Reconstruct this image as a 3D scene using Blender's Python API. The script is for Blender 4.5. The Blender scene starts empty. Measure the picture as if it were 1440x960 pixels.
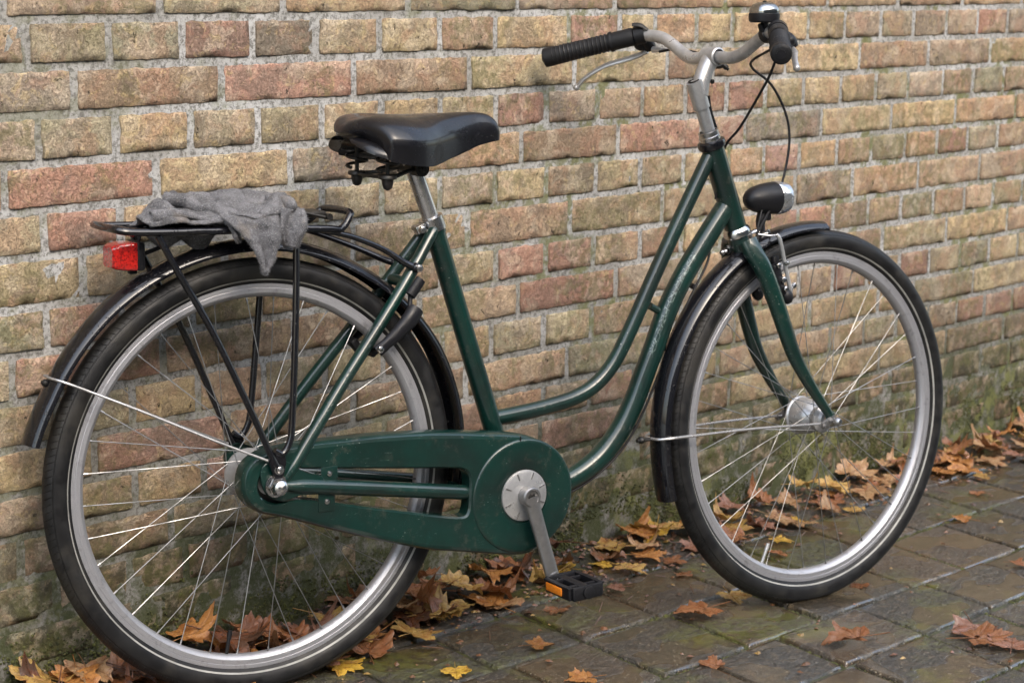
import bpy, math, random
from mathutils import Vector, Matrix, noise
random.seed(7)
S = bpy.context.scene
COL = S.collection
PI = math.pi

# ------------------------------------------------------------------ camera, light, exposure
cam_d = bpy.data.cameras.new("camera"); cam = bpy.data.objects.new("camera", cam_d); COL.objects.link(cam)
R_ = Vector((0.67317, -0.7387208, 0.0336702)); U_ = Vector((0.123155, 0.15689, 0.97990735)); F_ = Vector((0.7291605, 0.6554976, -0.1965907))
mw = Matrix.Identity(4)
for i in range(3):
    mw[i][0] = R_[i]; mw[i][1] = U_[i]; mw[i][2] = -F_[i]
mw[0][3], mw[1][3], mw[2][3] = 0.0, -2.7735, 1.2477
cam.matrix_world = mw
cam_d.sensor_width = 36; cam_d.lens = 73.62
cam_d.clip_start = .05; cam_d.clip_end = 400
cam_d.dof.use_dof = True; cam_d.dof.focus_distance = 3.35; cam_d.dof.aperture_fstop = 9
S.camera = cam

w = bpy.data.worlds.new("World"); S.world = w; w.use_nodes = True
nt = w.node_tree; bg = nt.nodes["Background"]
sky = nt.nodes.new("ShaderNodeTexSky"); sky.sky_type = 'NISHITA'; sky.sun_disc = False
SUN_EL, SUN_AZ = math.radians(42), math.radians(196)
sky.sun_elevation = SUN_EL; sky.sun_rotation = SUN_AZ; sky.air_density = 1.3; sky.dust_density = 4.0; sky.ozone_density = 1.0
hs = nt.nodes.new("ShaderNodeHueSaturation"); hs.inputs["Saturation"].default_value = .8
nt.links.new(sky.outputs[0], hs.inputs["Color"]); nt.links.new(hs.outputs[0], bg.inputs[0]); bg.inputs[1].default_value = .15
sd = bpy.data.lights.new("sun", 'SUN'); sd.energy = .5; sd.angle = math.radians(100); sd.color = (1, 1, 1)
sun = bpy.data.objects.new("sun", sd); COL.objects.link(sun)
dirv = Vector((math.sin(SUN_AZ) * math.cos(SUN_EL), math.cos(SUN_AZ) * math.cos(SUN_EL), math.sin(SUN_EL)))
sun.rotation_euler = dirv.to_track_quat('Z', 'Y').to_euler()
S.view_settings.view_transform = 'Standard'; S.view_settings.look = 'None'
S.view_settings.exposure = 1.78; S.view_settings.gamma = 1

# ------------------------------------------------------------------ node helpers
class NT:
    def __init__(s, name):
        s.m = bpy.data.materials.new(name); s.m.use_nodes = True; s.t = s.m.node_tree; s.t.nodes.clear()
        s.out = s.n("OutputMaterial"); s.p = s.n("BsdfPrincipled"); s.l(s.p.outputs[0], s.out.inputs[0])
    def n(s, typ, **kw):
        x = s.t.nodes.new("ShaderNode" + typ)
        for k, v in kw.items(): setattr(x, k, v)
        return x
    def l(s, a, b): s.t.links.new(a, b)
    def put(s, sock, v):
        if isinstance(v, bpy.types.NodeSocket): s.l(v, sock)
        else: sock.default_value = v if not isinstance(v, tuple) or len(v) != 3 or sock.type != 'RGBA' else (*v, 1)
    def set(s, **kw):
        for k, v in kw.items(): s.put(s.p.inputs[k.replace('_', ' ')], v)
        return s
    def math(s, op, a, b=0., c=None, clamp=False):
        x = s.n("Math", operation=op, use_clamp=clamp); s.put(x.inputs[0], a); s.put(x.inputs[1], b)
        if c is not None: s.put(x.inputs[2], c)
        return x.outputs[0]
    def mix(s, f, a, b, bt='MIX'):
        x = s.n("Mix", data_type='RGBA', blend_type=bt); s.put(x.inputs[0], f); s.put(x.inputs[6], a); s.put(x.inputs[7], b); return x.outputs[2]
    def ramp(s, v, lo, hi, a=0., b=1.):
        x = s.n("MapRange"); x.interpolation_type = 'SMOOTHSTEP'; s.put(x.inputs[0], v)
        for i, q in enumerate((lo, hi, a, b)): x.inputs[1 + i].default_value = q
        return x.outputs[0]
    def noise(s, vec, scale, detail=4, rough=.6, dist=0., color=False):
        x = s.n("TexNoise"); s.put(x.inputs["Vector"], vec); s.put(x.inputs["Scale"], scale); x.inputs["Detail"].default_value = detail
        x.inputs["Roughness"].default_value = rough; x.inputs["Distortion"].default_value = dist
        return x.outputs[1 if color else 0]
    def voro(s, vec, scale, feature='F1', rnd=1.):
        x = s.n("TexVoronoi", feature=feature); s.put(x.inputs["Vector"], vec); s.put(x.inputs["Scale"], scale)
        x.inputs["Randomness"].default_value = rnd; return x
    def pos(s): return s.n("NewGeometry").outputs["Position"]
    def obj(s): return s.n("TexCoord").outputs["Object"]
    def uv(s): return s.n("TexCoord").outputs["UV"]
    def attr(s, nm): x = s.n("Attribute"); x.attribute_name = nm; return x
    def xyz(s, v): x = s.n("SeparateXYZ"); s.l(v, x.inputs[0]); return x.outputs
    def comb(s, x_, y_, z_=0.):
        x = s.n("CombineXYZ"); s.put(x.inputs[0], x_); s.put(x.inputs[1], y_); s.put(x.inputs[2], z_); return x.outputs[0]
    def vmul(s, v, f): x = s.n("VectorMath", operation='MULTIPLY'); s.put(x.inputs[0], v); x.inputs[1].default_value = f; return x.outputs[0]
    def bump(s, h, strength, dist, prev=None):
        x = s.n("Bump"); x.inputs["Strength"].default_value = strength; x.inputs["Distance"].default_value = dist; s.l(h, x.inputs["Height"])
        if prev is not None: s.l(prev, x.inputs["Normal"])
        s.l(x.outputs[0], s.p.inputs["Normal"]); s.l(x.outputs[0], s.p.inputs["Coat Normal"]); return x.outputs[0]

def spec(name, base, rough=.5, metal=0., coat=0., sp=.3, nscale=0, namp=0., bumpd=0., wet=False, var=.35):
    """generic painted / plastic / metal surface with grime, fine relief and rain droplets"""
    t = NT(name); P = t.pos()
    n1 = t.noise(P, 25, 5); n2 = t.noise(P, 220, 3)
    c = t.mix(t.ramp(n1, .35, .7), base, tuple(x * (1 - var) for x in base))
    c = t.mix(t.ramp(n2, .62, .75, 0, .25), c, tuple(min(1, x * 1.5 + .03) for x in base))
    t.set(Base_Color=c, Metallic=metal, Specular_IOR_Level=.5 if metal else sp, Roughness=t.ramp(n1, .3, .75, max(.03, rough - .1), min(1, rough + .15)), Coat_Weight=coat, Coat_Roughness=.06)
    b = None
    if namp: b = t.bump(t.noise(P, nscale, 4), namp, bumpd)
    if wet:
        v = t.voro(P, 260); m = t.noise(P, 60, 2)
        d = t.math('MULTIPLY', t.ramp(v.outputs["Distance"], .0, .3, 1, 0), t.ramp(m, .5, .62))
        t.bump(d, .55, .0012, b)
    return t.m

M = {}
M['black'] = spec('black_paint', (.005, .005, .007), .40, coat=1., sp=.10, wet=True)
M['plastic'] = spec('black_plastic', (.009, .009, .011), .42, nscale=400, namp=.15, bumpd=.0004, wet=True)
M['rubber_grip'] = spec('grip_rubber', (.009, .009, .010), .55, nscale=300, namp=.2, bumpd=.0006)
M['chrome'] = spec('bright_steel', (.62, .61, .6), .22, 1.)
M['alu'] = spec('brushed_aluminium', (.50, .50, .50), .36, .65, nscale=500, namp=.06, bumpd=.0003)
M['alu_dark'] = spec('dull_aluminium', (.30, .295, .29), .42, .85, nscale=300, namp=.1, bumpd=.0003)
M['post'] = spec('polished_post', (.62, .61, .61), .26, .9, var=.35)
M['spoke'] = spec('spoke_steel', (.36, .36, .355), .45, 1.)
M['vinyl'] = spec('saddle_vinyl', (.007, .007, .009), .34, coat=.5, sp=.22, nscale=700, namp=.12, bumpd=.0003, wet=True)
M['dome'] = spec('bell_steel', (.42, .42, .41), .18, 1.)
M['stay'] = spec('stay_wire', (.46, .455, .45), .3, .7)
M['darkmetal'] = spec('dark_metal', (.05, .048, .045), .45, .8)
M['amber'] = spec('amber_reflector', (.75, .22, .02), .25, nscale=900, namp=.3, bumpd=.0005)
M['stripe'] = spec('reflective_stripe', (.30, .295, .27), .55, nscale=300, namp=.1, bumpd=.0002)
M['tape'] = spec('reflector_lens', (.8, .8, .8), .15)

def m_green():
    t = NT('green_bicycle_paint'); P = t.pos()
    n1 = t.noise(P, 9, 4); n2 = t.noise(P, 160, 4); n3 = t.noise(P, 420, 2, .5)
    c = t.mix(t.ramp(n1, .35, .7), (.0018, .022, .0168), (.0016, .0105, .0084))
    c = t.mix(t.ramp(t.noise(P, 34, 5), .58, .75, 0, .3), c, (.004, .050, .040))
    chips = t.math('MULTIPLY', t.ramp(t.noise(P, 260, 3, .6), .685, .70), t.ramp(t.noise(P, 14, 4), .56, .62))
    dirt = t.math('MULTIPLY', t.ramp(t.noise(P, 28, 6, .7), .52, .66, 0, .4), t.ramp(t.noise(P, 90, 4), .45, .6))
    c = t.mix(dirt, c, (.06, .062, .048))
    str_ = t.noise(t.vmul(P, (60, 60, 700)), 1., 3, .6, 1.5)
    scr = t.math('MULTIPLY', t.ramp(str_, .66, .72, 0, .5), t.ramp(t.noise(P, 22, 3), .52, .6))
    c = t.mix(chips, c, (.24, .27, .25)); c = t.mix(scr, c, (.16, .25, .21))
    t.set(Base_Color=c, Roughness=t.ramp(n1, .3, .7, .36, .5), Specular_IOR_Level=.25, Coat_Weight=.9, Coat_Roughness=.055)
    v = t.voro(P, 240); d = t.math('MULTIPLY', t.ramp(v.outputs["Distance"], 0, .28, 1, 0), t.ramp(t.noise(P, 50, 2), .48, .6))
    b = t.bump(n2, .05, .0005); t.bump(d, .45, .001, b)
    return t
M['green'] = m_green().m
def m_decal():   # same paint with a worn silver transfer, too rubbed to read, along the side of the down tube
    t = m_green(); t.m.name = 'green_paint_worn_transfer'
    a, v, _ = t.xyz(t.uv())
    band = t.math('MULTIPLY', t.math('MULTIPLY', t.ramp(a, .100, .115), t.ramp(a, .30, .315, 1, 0)),
                  t.math('MULTIPLY', t.ramp(v, .060, .068), t.ramp(v, .150, .160, 1, 0)))
    uvv = t.comb(t.math('MULTIPLY', a, 90), t.math('MULTIPLY', v, 26), 0)
    vo = t.voro(uvv, 1., 'DISTANCE_TO_EDGE', .8).outputs["Distance"]
    ln = t.ramp(vo, .03, .09, 1, 0); wear = t.ramp(t.noise(t.pos(), 260, 4, .7), .42, .56)
    f = t.math('MULTIPLY', t.math('MULTIPLY', band, ln), wear)
    old = t.p.inputs['Base Color'].links[0].from_socket
    t.set(Base_Color=t.mix(t.math('MULTIPLY', f, .42), old, (.34, .42, .39)))
    return t.m
M['decal'] = m_decal()

def m_rim():
    t = NT('machined_rim'); u, v, _ = t.xyz(t.uv()); P = t.pos()
    w_ = t.noise(t.vmul(t.uv(), (30, 900, 1)), 1., 3)
    c = t.mix(t.ramp(w_, .3, .7), (.50, .50, .52), (.30, .30, .315))
    c = t.mix(t.ramp(t.noise(P, 60, 4), .55, .75, 0, .5), c, (.16, .155, .15))
    v2 = t.voro(P, 300); d = t.math('MULTIPLY', t.ramp(v2.outputs["Distance"], 0, .3, 1, 0), t.ramp(t.noise(P, 50, 2), .5, .6))
    t.set(Base_Color=c, Metallic=.75, Roughness=.5); b = t.bump(w_, .12, .0004); t.bump(d, .6, .0012, b)
    return t.m
M['rim'] = m_rim()
def m_tyre():
    t = NT('tyre_rubber'); u, v, _ = t.xyz(t.uv()); P = t.pos()
    # v: -1..1 across the tread; u: metres along it
    av = t.math('ABSOLUTE', v)
    ph = t.math('ADD', t.math('MULTIPLY', u, 2 * PI / .022), t.math('MULTIPLY', av, 7.))
    s1 = t.ramp(t.math('ABSOLUTE', t.math('SINE', ph)), .0, .22, 1, 0)
    tread = t.math('MULTIPLY', s1, t.math('MULTIPLY', t.ramp(av, .36, .40, 1, 0), t.ramp(av, .05, .08)))
    cen = t.ramp(t.math('ABSOLUTE', t.math('SUBTRACT', av, .41)), .008, .02, 1, 0)
    g = t.math('MAXIMUM', tread, cen)
    n = t.noise(P, 40, 5)
    c = t.mix(t.ramp(n, .35, .7), (.0055, .0055, .006), (.013, .013, .013))
    c = t.mix(t.math('MULTIPLY', t.ramp(t.noise(P, 12, 4), .5, .65), .35), c, (.05, .046, .038))
    c = t.mix(t.math('MULTIPLY', g, .6), c, (.002, .002, .002)); t.set(Base_Color=c, Roughness=t.ramp(n, .3, .7, .42, .62), Specular_IOR_Level=.32)
    b = t.bump(t.math('SUBTRACT', 1., g), .8, .0018); t.bump(t.noise(P, 600, 2), .12, .0005, b)
    return t.m
M['tyre'] = m_tyre()
def m_lens():
    t = NT('red_lens'); P = t.pos(); _, _, z = t.xyz(P)
    n = t.noise(P, 300, 3)
    t.set(Base_Color=t.mix(t.ramp(n, .4, .65), (.48, .012, .008), (.17, .004, .003)), Roughness=.16, Coat_Weight=1., Coat_Roughness=.05)
    t.bump(t.voro(P, 420).outputs["Distance"], .35, .001); return t.m
M['lens'] = m_lens()
def m_clear():
    t = NT('headlamp_lens'); P = t.pos()
    t.set(Base_Color=(.50, .51, .52), Metallic=.85, Roughness=.16, Coat_Weight=1., Coat_Roughness=.03)
    t.bump(t.voro(P, 180).outputs["Distance"], .5, .0015); return t.m
M['clear'] = m_clear()

def m_brick():
    t = NT('weathered_brick'); P = t.pos(); x, y, z = t.xyz(P)
    base = t.attr('bc').outputs["Color"]; alt = t.attr('bc').outputs["Alpha"]
    warp = t.n("VectorMath", operation='ADD'); t.l(P, warp.inputs[0]); t.l(t.vmul(t.noise(P, 26, 4, color=True), (.05, .05, .05)), warp.inputs[1]); W = warp.outputs[0]
    c = t.mix(t.ramp(t.noise(W, 12, 5, .6), .46, .56, 0, .85), base, t.mix(.5, base, (.44, .23, .15)))          # redder bodies
    c = t.mix(t.ramp(t.noise(W, 17, 6, .65), .51, .58, 0, .8), c, t.mix(.6, base, (.20, .155, .12)))            # greyed, sooty patches
    c = t.mix(t.ramp(t.noise(W, 15, 5, .6), .50, .60, 0, .7), c, t.mix(.5, c, (.74, .62, .46)))                # pale lime bloom
    c = t.mix(t.ramp(t.noise(W, 44, 5, .7), .55, .64, 0, .45), c, (.58, .44, .21))                              # yellow flecks
    fine = t.noise(P, 170, 6, .75)
    c = t.mix(t.ramp(fine, .36, .50, .42, 0), c, t.mix(.72, c, (.06, .042, .03)))
    c = t.mix(t.ramp(fine, .54, .68, 0, .45), c, t.mix(.6, c, (.74, .65, .50)))
    pit = t.math('MULTIPLY', t.ramp(t.noise(W, 70, 4, .6), .665, .71), .9)
    c = t.mix(pit, c, (.05, .038, .028))
    wr = t.noise(t.vmul(W, (95, 95, 150)), 1., 3, .55, 2.4)
    ridge = t.ramp(t.math('ABSOLUTE', t.math('SUBTRACT', wr, .5)), 0., .05, 1, 0)
    c = t.mix(t.math('MULTIPLY', ridge, .6), c, (.11, .08, .052))
    zz = t.math('ADD', z, t.math('MULTIPLY', t.math('SUBTRACT', t.noise(P, 7, 5), .5), .34))
    low_dark = t.ramp(zz, .0, .66, 1, 0)  # grows towards the foot of the wall: bricks darker and smoother there
    c = t.mix(t.math('MULTIPLY', low_dark, .42), c, t.mix(.86, c, (.05, .042, .020)))
    alg = t.math('MULTIPLY', t.ramp(zz, .10, .36, 1, 0), t.ramp(t.noise(P, 30, 5, .7), .38, .56))
    c = t.mix(t.math('MULTIPLY', alg, .85), c, t.mix(t.ramp(t.noise(P, 18, 4), .4, .6), (.020, .022, .008), (.075, .08, .018)))
    film = t.math('MULTIPLY', t.ramp(t.noise(P, 5, 4), .47, .60), t.ramp(t.noise(P, 60, 4), .42, .58, 0, .5))
    c = t.mix(film, c, (.16, .155, .06))
    t.set(Base_Color=c, Roughness=t.math('SUBTRACT', .86, t.math('MULTIPLY', low_dark, .3)), Specular_IOR_Level=.3)
    h = t.math('SUBTRACT', t.math('ADD', t.math('MULTIPLY', t.noise(P, 75, 8, .72), 1.2), t.math('MULTIPLY', ridge, .4)), pit)
    t.bump(h, 1., .0034)
    return t.m
M['brick'] = m_brick()
def m_mortar():
    t = NT('lime_mortar'); P = t.pos(); x, y, z = t.xyz(P)
    c = t.mix(t.ramp(t.noise(P, 14, 5), .40, .62), (.50, .50, .49), (.37, .365, .35))
    c = t.mix(t.ramp(t.noise(P, 3.2, 5, .6), .45, .62, 0, .55), c, (.28, .27, .24))
    c = t.mix(t.ramp(t.noise(P, 150, 5, .7), .45, .62, 0, .8), c, (.12, .115, .10))
    c = t.mix(t.ramp(t.noise(P, 260, 2), .62, .7, 0, .5), c, (.5, .49, .47))
    zz = t.math('ADD', z, t.math('MULTIPLY', t.math('SUBTRACT', t.noise(P, 6, 5), .5), .38))
    low_dark = t.ramp(zz, .02, .72, 1, 0)  # mortar tone gets darker lower down the wall
    c = t.mix(t.math('MULTIPLY', low_dark, .6), c, (.065, .058, .038))
    alg = t.math('MULTIPLY', t.ramp(zz, .10, .46, 1, 0), t.ramp(t.noise(P, 26, 5, .7), .36, .56))
    c = t.mix(t.math('MULTIPLY', alg, .85), c, (.042, .052, .012))
    gr = t.math('MULTIPLY', t.ramp(t.noise(P, 4.5, 5, .6), .49, .60), t.ramp(t.noise(P, 34, 4), .42, .56))
    right = t.ramp(x, 2.2, 3.4, .35, .85)
    c = t.mix(t.math('MULTIPLY', gr, right), c, (.15, .155, .055))
    t.set(Base_Color=c, Roughness=.92, Specular_IOR_Level=.2)
    t.bump(t.noise(P, 130, 8, .75), .9, .0045); return t.m
M['mortar'] = m_mortar()
def m_slab():
    t = NT('wet_stone_paving'); P = t.pos(); base = t.attr('bc').outputs["Color"]
    n1 = t.noise(P, 9, 6, .6); n2 = t.noise(P, 60, 6, .7)
    c = t.mix(t.ramp(n1, .42, .60), base, t.mix(.6, base, (.034, .027, .018)))
    c = t.mix(t.ramp(n2, .50, .62, 0, .7), c, (.125, .09, .055)); c = t.mix(t.ramp(t.noise(P, 210, 3, .6), .60, .68, 0, .85), c, (.30, .26, .19))
    c = t.mix(t.ramp(t.noise(P, 170, 5, .75), .48, .62, 0, .75), c, (.018, .014, .011))
    mo = t.math('MULTIPLY', t.ramp(t.noise(P, 3.6, 5, .62), .515, .62), t.ramp(n2, .38, .54))
    c = t.mix(t.math('MULTIPLY', mo, .75), c, (.085, .092, .018))
    pud = t.xyz(t.uv())[0]; dry = t.math('SUBTRACT', 1., t.math('MULTIPLY', pud, .93))
    t.set(Base_Color=c, Roughness=t.math('ADD', t.math('MULTIPLY', pud, -.25), .42), Specular_IOR_Level=.6, Coat_Weight=t.math('ADD', t.math('MULTIPLY', pud, .3), .7), Coat_Roughness=.06)
    st = t.noise(t.vmul(P, (26, 60, 40)), 1., 7, .7, .6)
    b = t.bump(t.math('MULTIPLY', t.math('SUBTRACT', st, .5), dry), .9, .016); b = t.bump(t.math('MULTIPLY', t.math('SUBTRACT', t.noise(P, 90, 5, .6), .5), dry), 1., .009, b); b = t.bump(t.noise(P, 22, 3, .5), .25, .004, b)
    return t.m
M['slab'] = m_slab()
def m_joint():
    t = NT('joint_soil'); P = t.pos(); n = t.noise(P, 30, 6, .7)
    c = t.mix(t.ramp(n, .4, .6), (.018, .016, .010), (.055, .064, .014)); c = t.mix(t.ramp(t.noise(P, 120, 4), .58, .7), c, (.1, .085, .05))
    t.set(Base_Color=c, Roughness=.3, Coat_Weight=.6, Coat_Roughness=.1); t.bump(t.noise(P, 90, 6, .7), .9, .004); return t.m
M['joint'] = m_joint()
def m_moss():
    t = NT('moss'); P = t.pos(); n = t.noise(P, 24, 5, .7)
    c = t.mix(t.ramp(n, .35, .65), (.028, .034, .009), (.10, .105, .022)); c = t.mix(t.ramp(t.noise(P, 300, 2), .6, .7), c, (.16, .15, .05))
    t.set(Base_Color=c, Roughness=.75); t.bump(t.noise(P, 400, 5, .8), 1., .004); return t.m
M['moss'] = m_moss()
def m_bank():
    t = NT('damp_soil'); P = t.pos(); n = t.noise(P, 18, 6, .7)
    c = t.mix(t.ramp(n, .4, .62), (.022, .016, .010), (.045, .045, .014)); t.set(Base_Color=c, Roughness=.6); t.bump(t.noise(P, 120, 6, .8), 1., .008); return t.m
M['bank'] = m_bank()
def m_leaf(name, wetness=.5):
    t = NT(name); uv = t.uv(); u, v, _ = t.xyz(uv); oc = t.n("ObjectInfo").outputs["Color"]; rn = t.n("ObjectInfo").outputs["Random"]
    off = t.comb(t.math('MULTIPLY', rn, 37.), t.math('MULTIPLY', rn, 11.), 0); vv = t.n("VectorMath", operation='ADD'); t.l(uv, vv.inputs[0]); t.l(off, vv.inputs[1]); V = vv.outputs[0]
    c = t.mix(t.ramp(t.noise(V, 2.6, 4), .42, .66, 0, .85), oc, t.mix(.7, oc, (.20, .055, .012)))
    c = t.mix(t.ramp(t.noise(V, 6, 5, .65), .52, .70, 0, .8), c, t.mix(.8, c, (.075, .028, .010)))
    c = t.mix(t.ramp(t.noise(V, 22, 3), .60, .70, 0, .7), c, (.035, .015, .007))
    vein = None
    for a in (90, 42, 138, -8, 188):
        dx, dy = math.cos(math.radians(a)), math.sin(math.radians(a)); yy = t.math('ADD', v, .12)
        cr = t.math('ABSOLUTE', t.math('SUBTRACT', t.math('MULTIPLY', u, dy), t.math('MULTIPLY', yy, dx)))
        al = t.math('ADD', t.math('MULTIPLY', u, dx), t.math('MULTIPLY', yy, dy))
        q = t.math('MULTIPLY', t.ramp(cr, .006, .022, 1, 0), t.ramp(al, 0., .05))
        # side veins branch off each main vein
        fr = t.math('ABSOLUTE', t.math('SINE', t.math('MULTIPLY', t.math('SUBTRACT', al, t.math('MULTIPLY', cr, .9)), 26.)))
        sv = t.math('MULTIPLY', t.math('MULTIPLY', t.ramp(fr, 0., .11, .6, 0), t.ramp(cr, .12, .2, 1, 0)), t.ramp(al, .15, .3))
        q = t.math('MAXIMUM', q, sv)
        vein = q if vein is None else t.math('MAXIMUM', vein, q)
    c = t.mix(t.math('MULTIPLY', vein, .5), c, t.mix(.5, c, (.09, .03, .012)))
    t.set(Base_Color=c, Roughness=t.ramp(t.noise(V, 5, 3), .35, .65, .22, .5), Specular_IOR_Level=.55)
    h = t.math('ADD', t.math('MULTIPLY', vein, -.7), t.noise(V, 9, 5)); t.bump(h, .6, .003)
    tr = t.n("BsdfTranslucent"); t.put(tr.inputs[0], c); mx = t.n("MixShader"); mx.inputs[0].default_value = .18
    t.l(t.p.outputs[0], mx.inputs[1]); t.l(tr.outputs[0], mx.inputs[2]); t.l(mx.outputs[0], t.out.inputs[0])
    return t.m
M['leaf'] = m_leaf('fallen_leaf')
def m_bits():
    t = NT('leaf_crumbs'); bc = t.attr('bc').outputs["Color"]; P = t.pos()
    t.set(Base_Color=t.mix(t.ramp(t.noise(P, 200, 3), .4, .6), bc, t.mix(.5, bc, (.05, .02, .01))), Roughness=.35); return t.m
M['bits'] = m_bits()
def m_cloth():
    t = NT('grey_fleece'); P = t.pos(); n = t.noise(P, 45, 6, .7)
    c = t.mix(t.ramp(n, .35, .65), (.040, .041, .047), (.15, .15, .163))
    c = t.mix(t.ramp(t.noise(P, 420, 4, .7), .5, .68, 0, .8), c, (.36, .35, .36)); c = t.mix(t.ramp(t.noise(P, 16, 3), .62, .72, 0, .5), c, (.24, .20, .16))
    t.set(Base_Color=c, Roughness=.95, Sheen_Weight=.25, Sheen_Roughness=.6, Specular_IOR_Level=.1)
    h = t.noise(t.vmul(P, (1, 1, 1.4)), 170, 8, .8, 1.2); t.bump(h, 1., .007); return t.m
M['cloth'] = m_cloth()

# ------------------------------------------------------------------ mesh helpers
def catmull(pts, n=6, closed=False):
    P = [Vector(p) for p in pts]; out = []; N = len(P)
    if N < 3: return P
    rng = range(N if closed else N - 1)
    for i in rng:
        p0 = P[(i - 1) % N] if closed or i > 0 else P[0] * 2 - P[1]
        p1 = P[i]; p2 = P[(i + 1) % N]
        p3 = P[(i + 2) % N] if closed or i + 2 < N else P[-1] * 2 - P[-2]
        for k in range(n):
            t = k / n
            out.append(.5 * ((2 * p1) + (-p0 + p2) * t + (2 * p0 - 5 * p1 + 4 * p2 - p3) * t * t + (-p0 + 3 * p1 - 3 * p2 + p3) * t ** 3))
    if not closed: out.append(P[-1])
    return out

class MB:
    def __init__(s): s.v = []; s.f = []; s.uv = []; s.col = []
    def add(s, vs, fs, uvs=None, col=None):
        o = len(s.v); s.v += [tuple(v) for v in vs]
        for f in fs:
            s.f.append(tuple(i + o for i in f)); s.col.append(col)
            s.uv.append([uvs[i] for i in f] if uvs else None)
        return s
    def tube(s, pts, r, seg=14, smooth=6, closed=False, cap=True, flat=None, scale=None):
        """swept round section; r a number or one radius per point; scale=(a,b) squashes the section (a: along ref)"""
        n0 = len(pts); P = catmull(pts, smooth, closed) if smooth and n0 > 2 else [Vector(p) for p in pts]
        N = len(P)
        def rad(i):
            if not hasattr(r, '__len__'): return r
            t = i / max(1, N - 1) * (n0 - 1); k = min(int(t), n0 - 2); return r[k] + (r[k + 1] - r[k]) * (t - k)
        T = []
        for i in range(N):
            a = P[(i - 1) % N] if closed or i > 0 else P[0]; b = P[(i + 1) % N] if closed or i < N - 1 else P[-1]
            d = b - a; T.append(d.normalized() if d.length > 1e-9 else Vector((0, 0, 1)))
        ref = Vector(flat) if flat else (Vector((0, -1, 0)) if abs(T[0].y) < .9 else Vector((0, 0, 1)))
        vs = []; uvs = []; L = 0.
        for i in range(N):
            if i: L += (P[i] - P[i - 1]).length
            ref = (ref - T[i] * ref.dot(T[i])).normalized(); bi = T[i].cross(ref)
            if flat: pass
            for k in range(seg + 1):
                a = 2 * PI * k / seg; rr = rad(i); sa, sb = scale or (1, 1)
                vs.append(P[i] + ref * math.cos(a) * rr * sa + bi * math.sin(a) * rr * sb); uvs.append((L, k / seg))
        w_ = seg + 1; fs = []
        for i in range(N if closed else N - 1):
            j = (i + 1) % N
            for k in range(seg): fs.append((i * w_ + k, i * w_ + k + 1, j * w_ + k + 1, j * w_ + k))
        if cap and not closed:
            fs.append(tuple(range(seg - 1, -1, -1))); b = (N - 1) * w_; fs.append(tuple(range(b, b + seg)))
        return s.add(vs, fs, uvs)
    def lathe(s, prof, o=(0, 0, 0), axis=(0, 1, 0), seg=24, closed=False, a0=0., a1=2 * PI, up=None):
        """prof: (radius, distance along axis)"""
        ax = Vector(axis).normalized(); o = Vector(o)
        e = Vector(up) if up else (Vector((1, 0, 0)) if abs(ax.x) < .9 else Vector((0, 0, 1)))
        e = (e - ax * e.dot(ax)).normalized(); g = ax.cross(e); full = abs(a1 - a0 - 2 * PI) < 1e-6
        n = len(prof); vs = []; uvs = []
        for k in range(seg + 1):
            a = a0 + (a1 - a0) * k / seg
            for j, (r, h) in enumerate(prof): vs.append(o + ax * h + (e * math.cos(a) + g * math.sin(a)) * r); uvs.append((a * .34, j / (n - 1)))
        fs = []
        for k in range(seg):
            for j in range(n if closed else n - 1):
                j2 = (j + 1) % n; fs.append((k * n + j, k * n + j2, (k + 1) * n + j2, (k + 1) * n + j))
        return s.add(vs, fs, uvs)
    def box(s, c, size, R=None, bev=0.):
        c = Vector(c); hx, hy, hz = (x / 2 for x in size); R = R or Matrix.Identity(3); b = min(bev, hx, hy, hz)
        if b <= 0:
            vs = [c + R @ Vector((x * hx, y * hy, z * hz)) for x in (-1, 1) for y in (-1, 1) for z in (-1, 1)]
            return s.add(vs, [(0, 1, 3, 2), (4, 6, 7, 5), (0, 4, 5, 1), (2, 3, 7, 6), (0, 2, 6, 4), (1, 5, 7, 3)])
        # rounded box: stack of rounded rectangles
        rows = [(-hz, b), (-hz + b * .3, b * .3), (-hz + b, 0), (hz - b, 0), (hz - b * .3, b * .3), (hz, b)]
        ring = []
        for cx, cy, a0 in ((1, 1, 0), (-1, 1, 90), (-1, -1, 180), (1, -1, 270)):
            for d in (0, 30, 60, 90): ring.append((cx, cy, math.radians(a0 + d)))
        vs = []
        for z, ins in rows:
            for cx, cy, a in ring:
                vs.append(c + R @ Vector((cx * (hx - b) + math.cos(a) * (b - ins * .9 if ins < b else b * .1), cy * (hy - b) + math.sin(a) * (b - ins * .9 if ins < b else b * .1), z)))
        n = len(ring); fs = []
        for i in range(len(rows) - 1):
            for k in range(n): fs.append((i * n + k, i * n + (k + 1) % n, (i + 1) * n + (k + 1) % n, (i + 1) * n + k))
        fs.append(tuple(range(n - 1, -1, -1))); o = (len(rows) - 1) * n; fs.append(tuple(range(o, o + n)))
        return s.add(vs, fs)
    def ball(s, c, r, seg=12, squash=(1, 1, 1)):
        pr = [(max(1e-5, math.sin(PI * i / 8)) * r, -math.cos(PI * i / 8) * r) for i in range(9)]
        o = len(s.v); s.lathe(pr, (0, 0, 0), (0, 0, 1), seg)
        for i in range(o, len(s.v)): v = s.v[i]; s.v[i] = (c[0] + v[0] * squash[0], c[1] + v[1] * squash[1], c[2] + v[2] * squash[2])
        return s
    def bolt(s, c, axis, r=.006, h=.006, hexa=True):
        return s.lathe([(1e-4, h), (r * .6, h), (r, h * .7), (r, -h)], c, axis, 6 if hexa else 14).lathe([(1e-4, h * 1.5), (r * .5, h * 1.5), (r * .55, h)], c, axis, 10)
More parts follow.
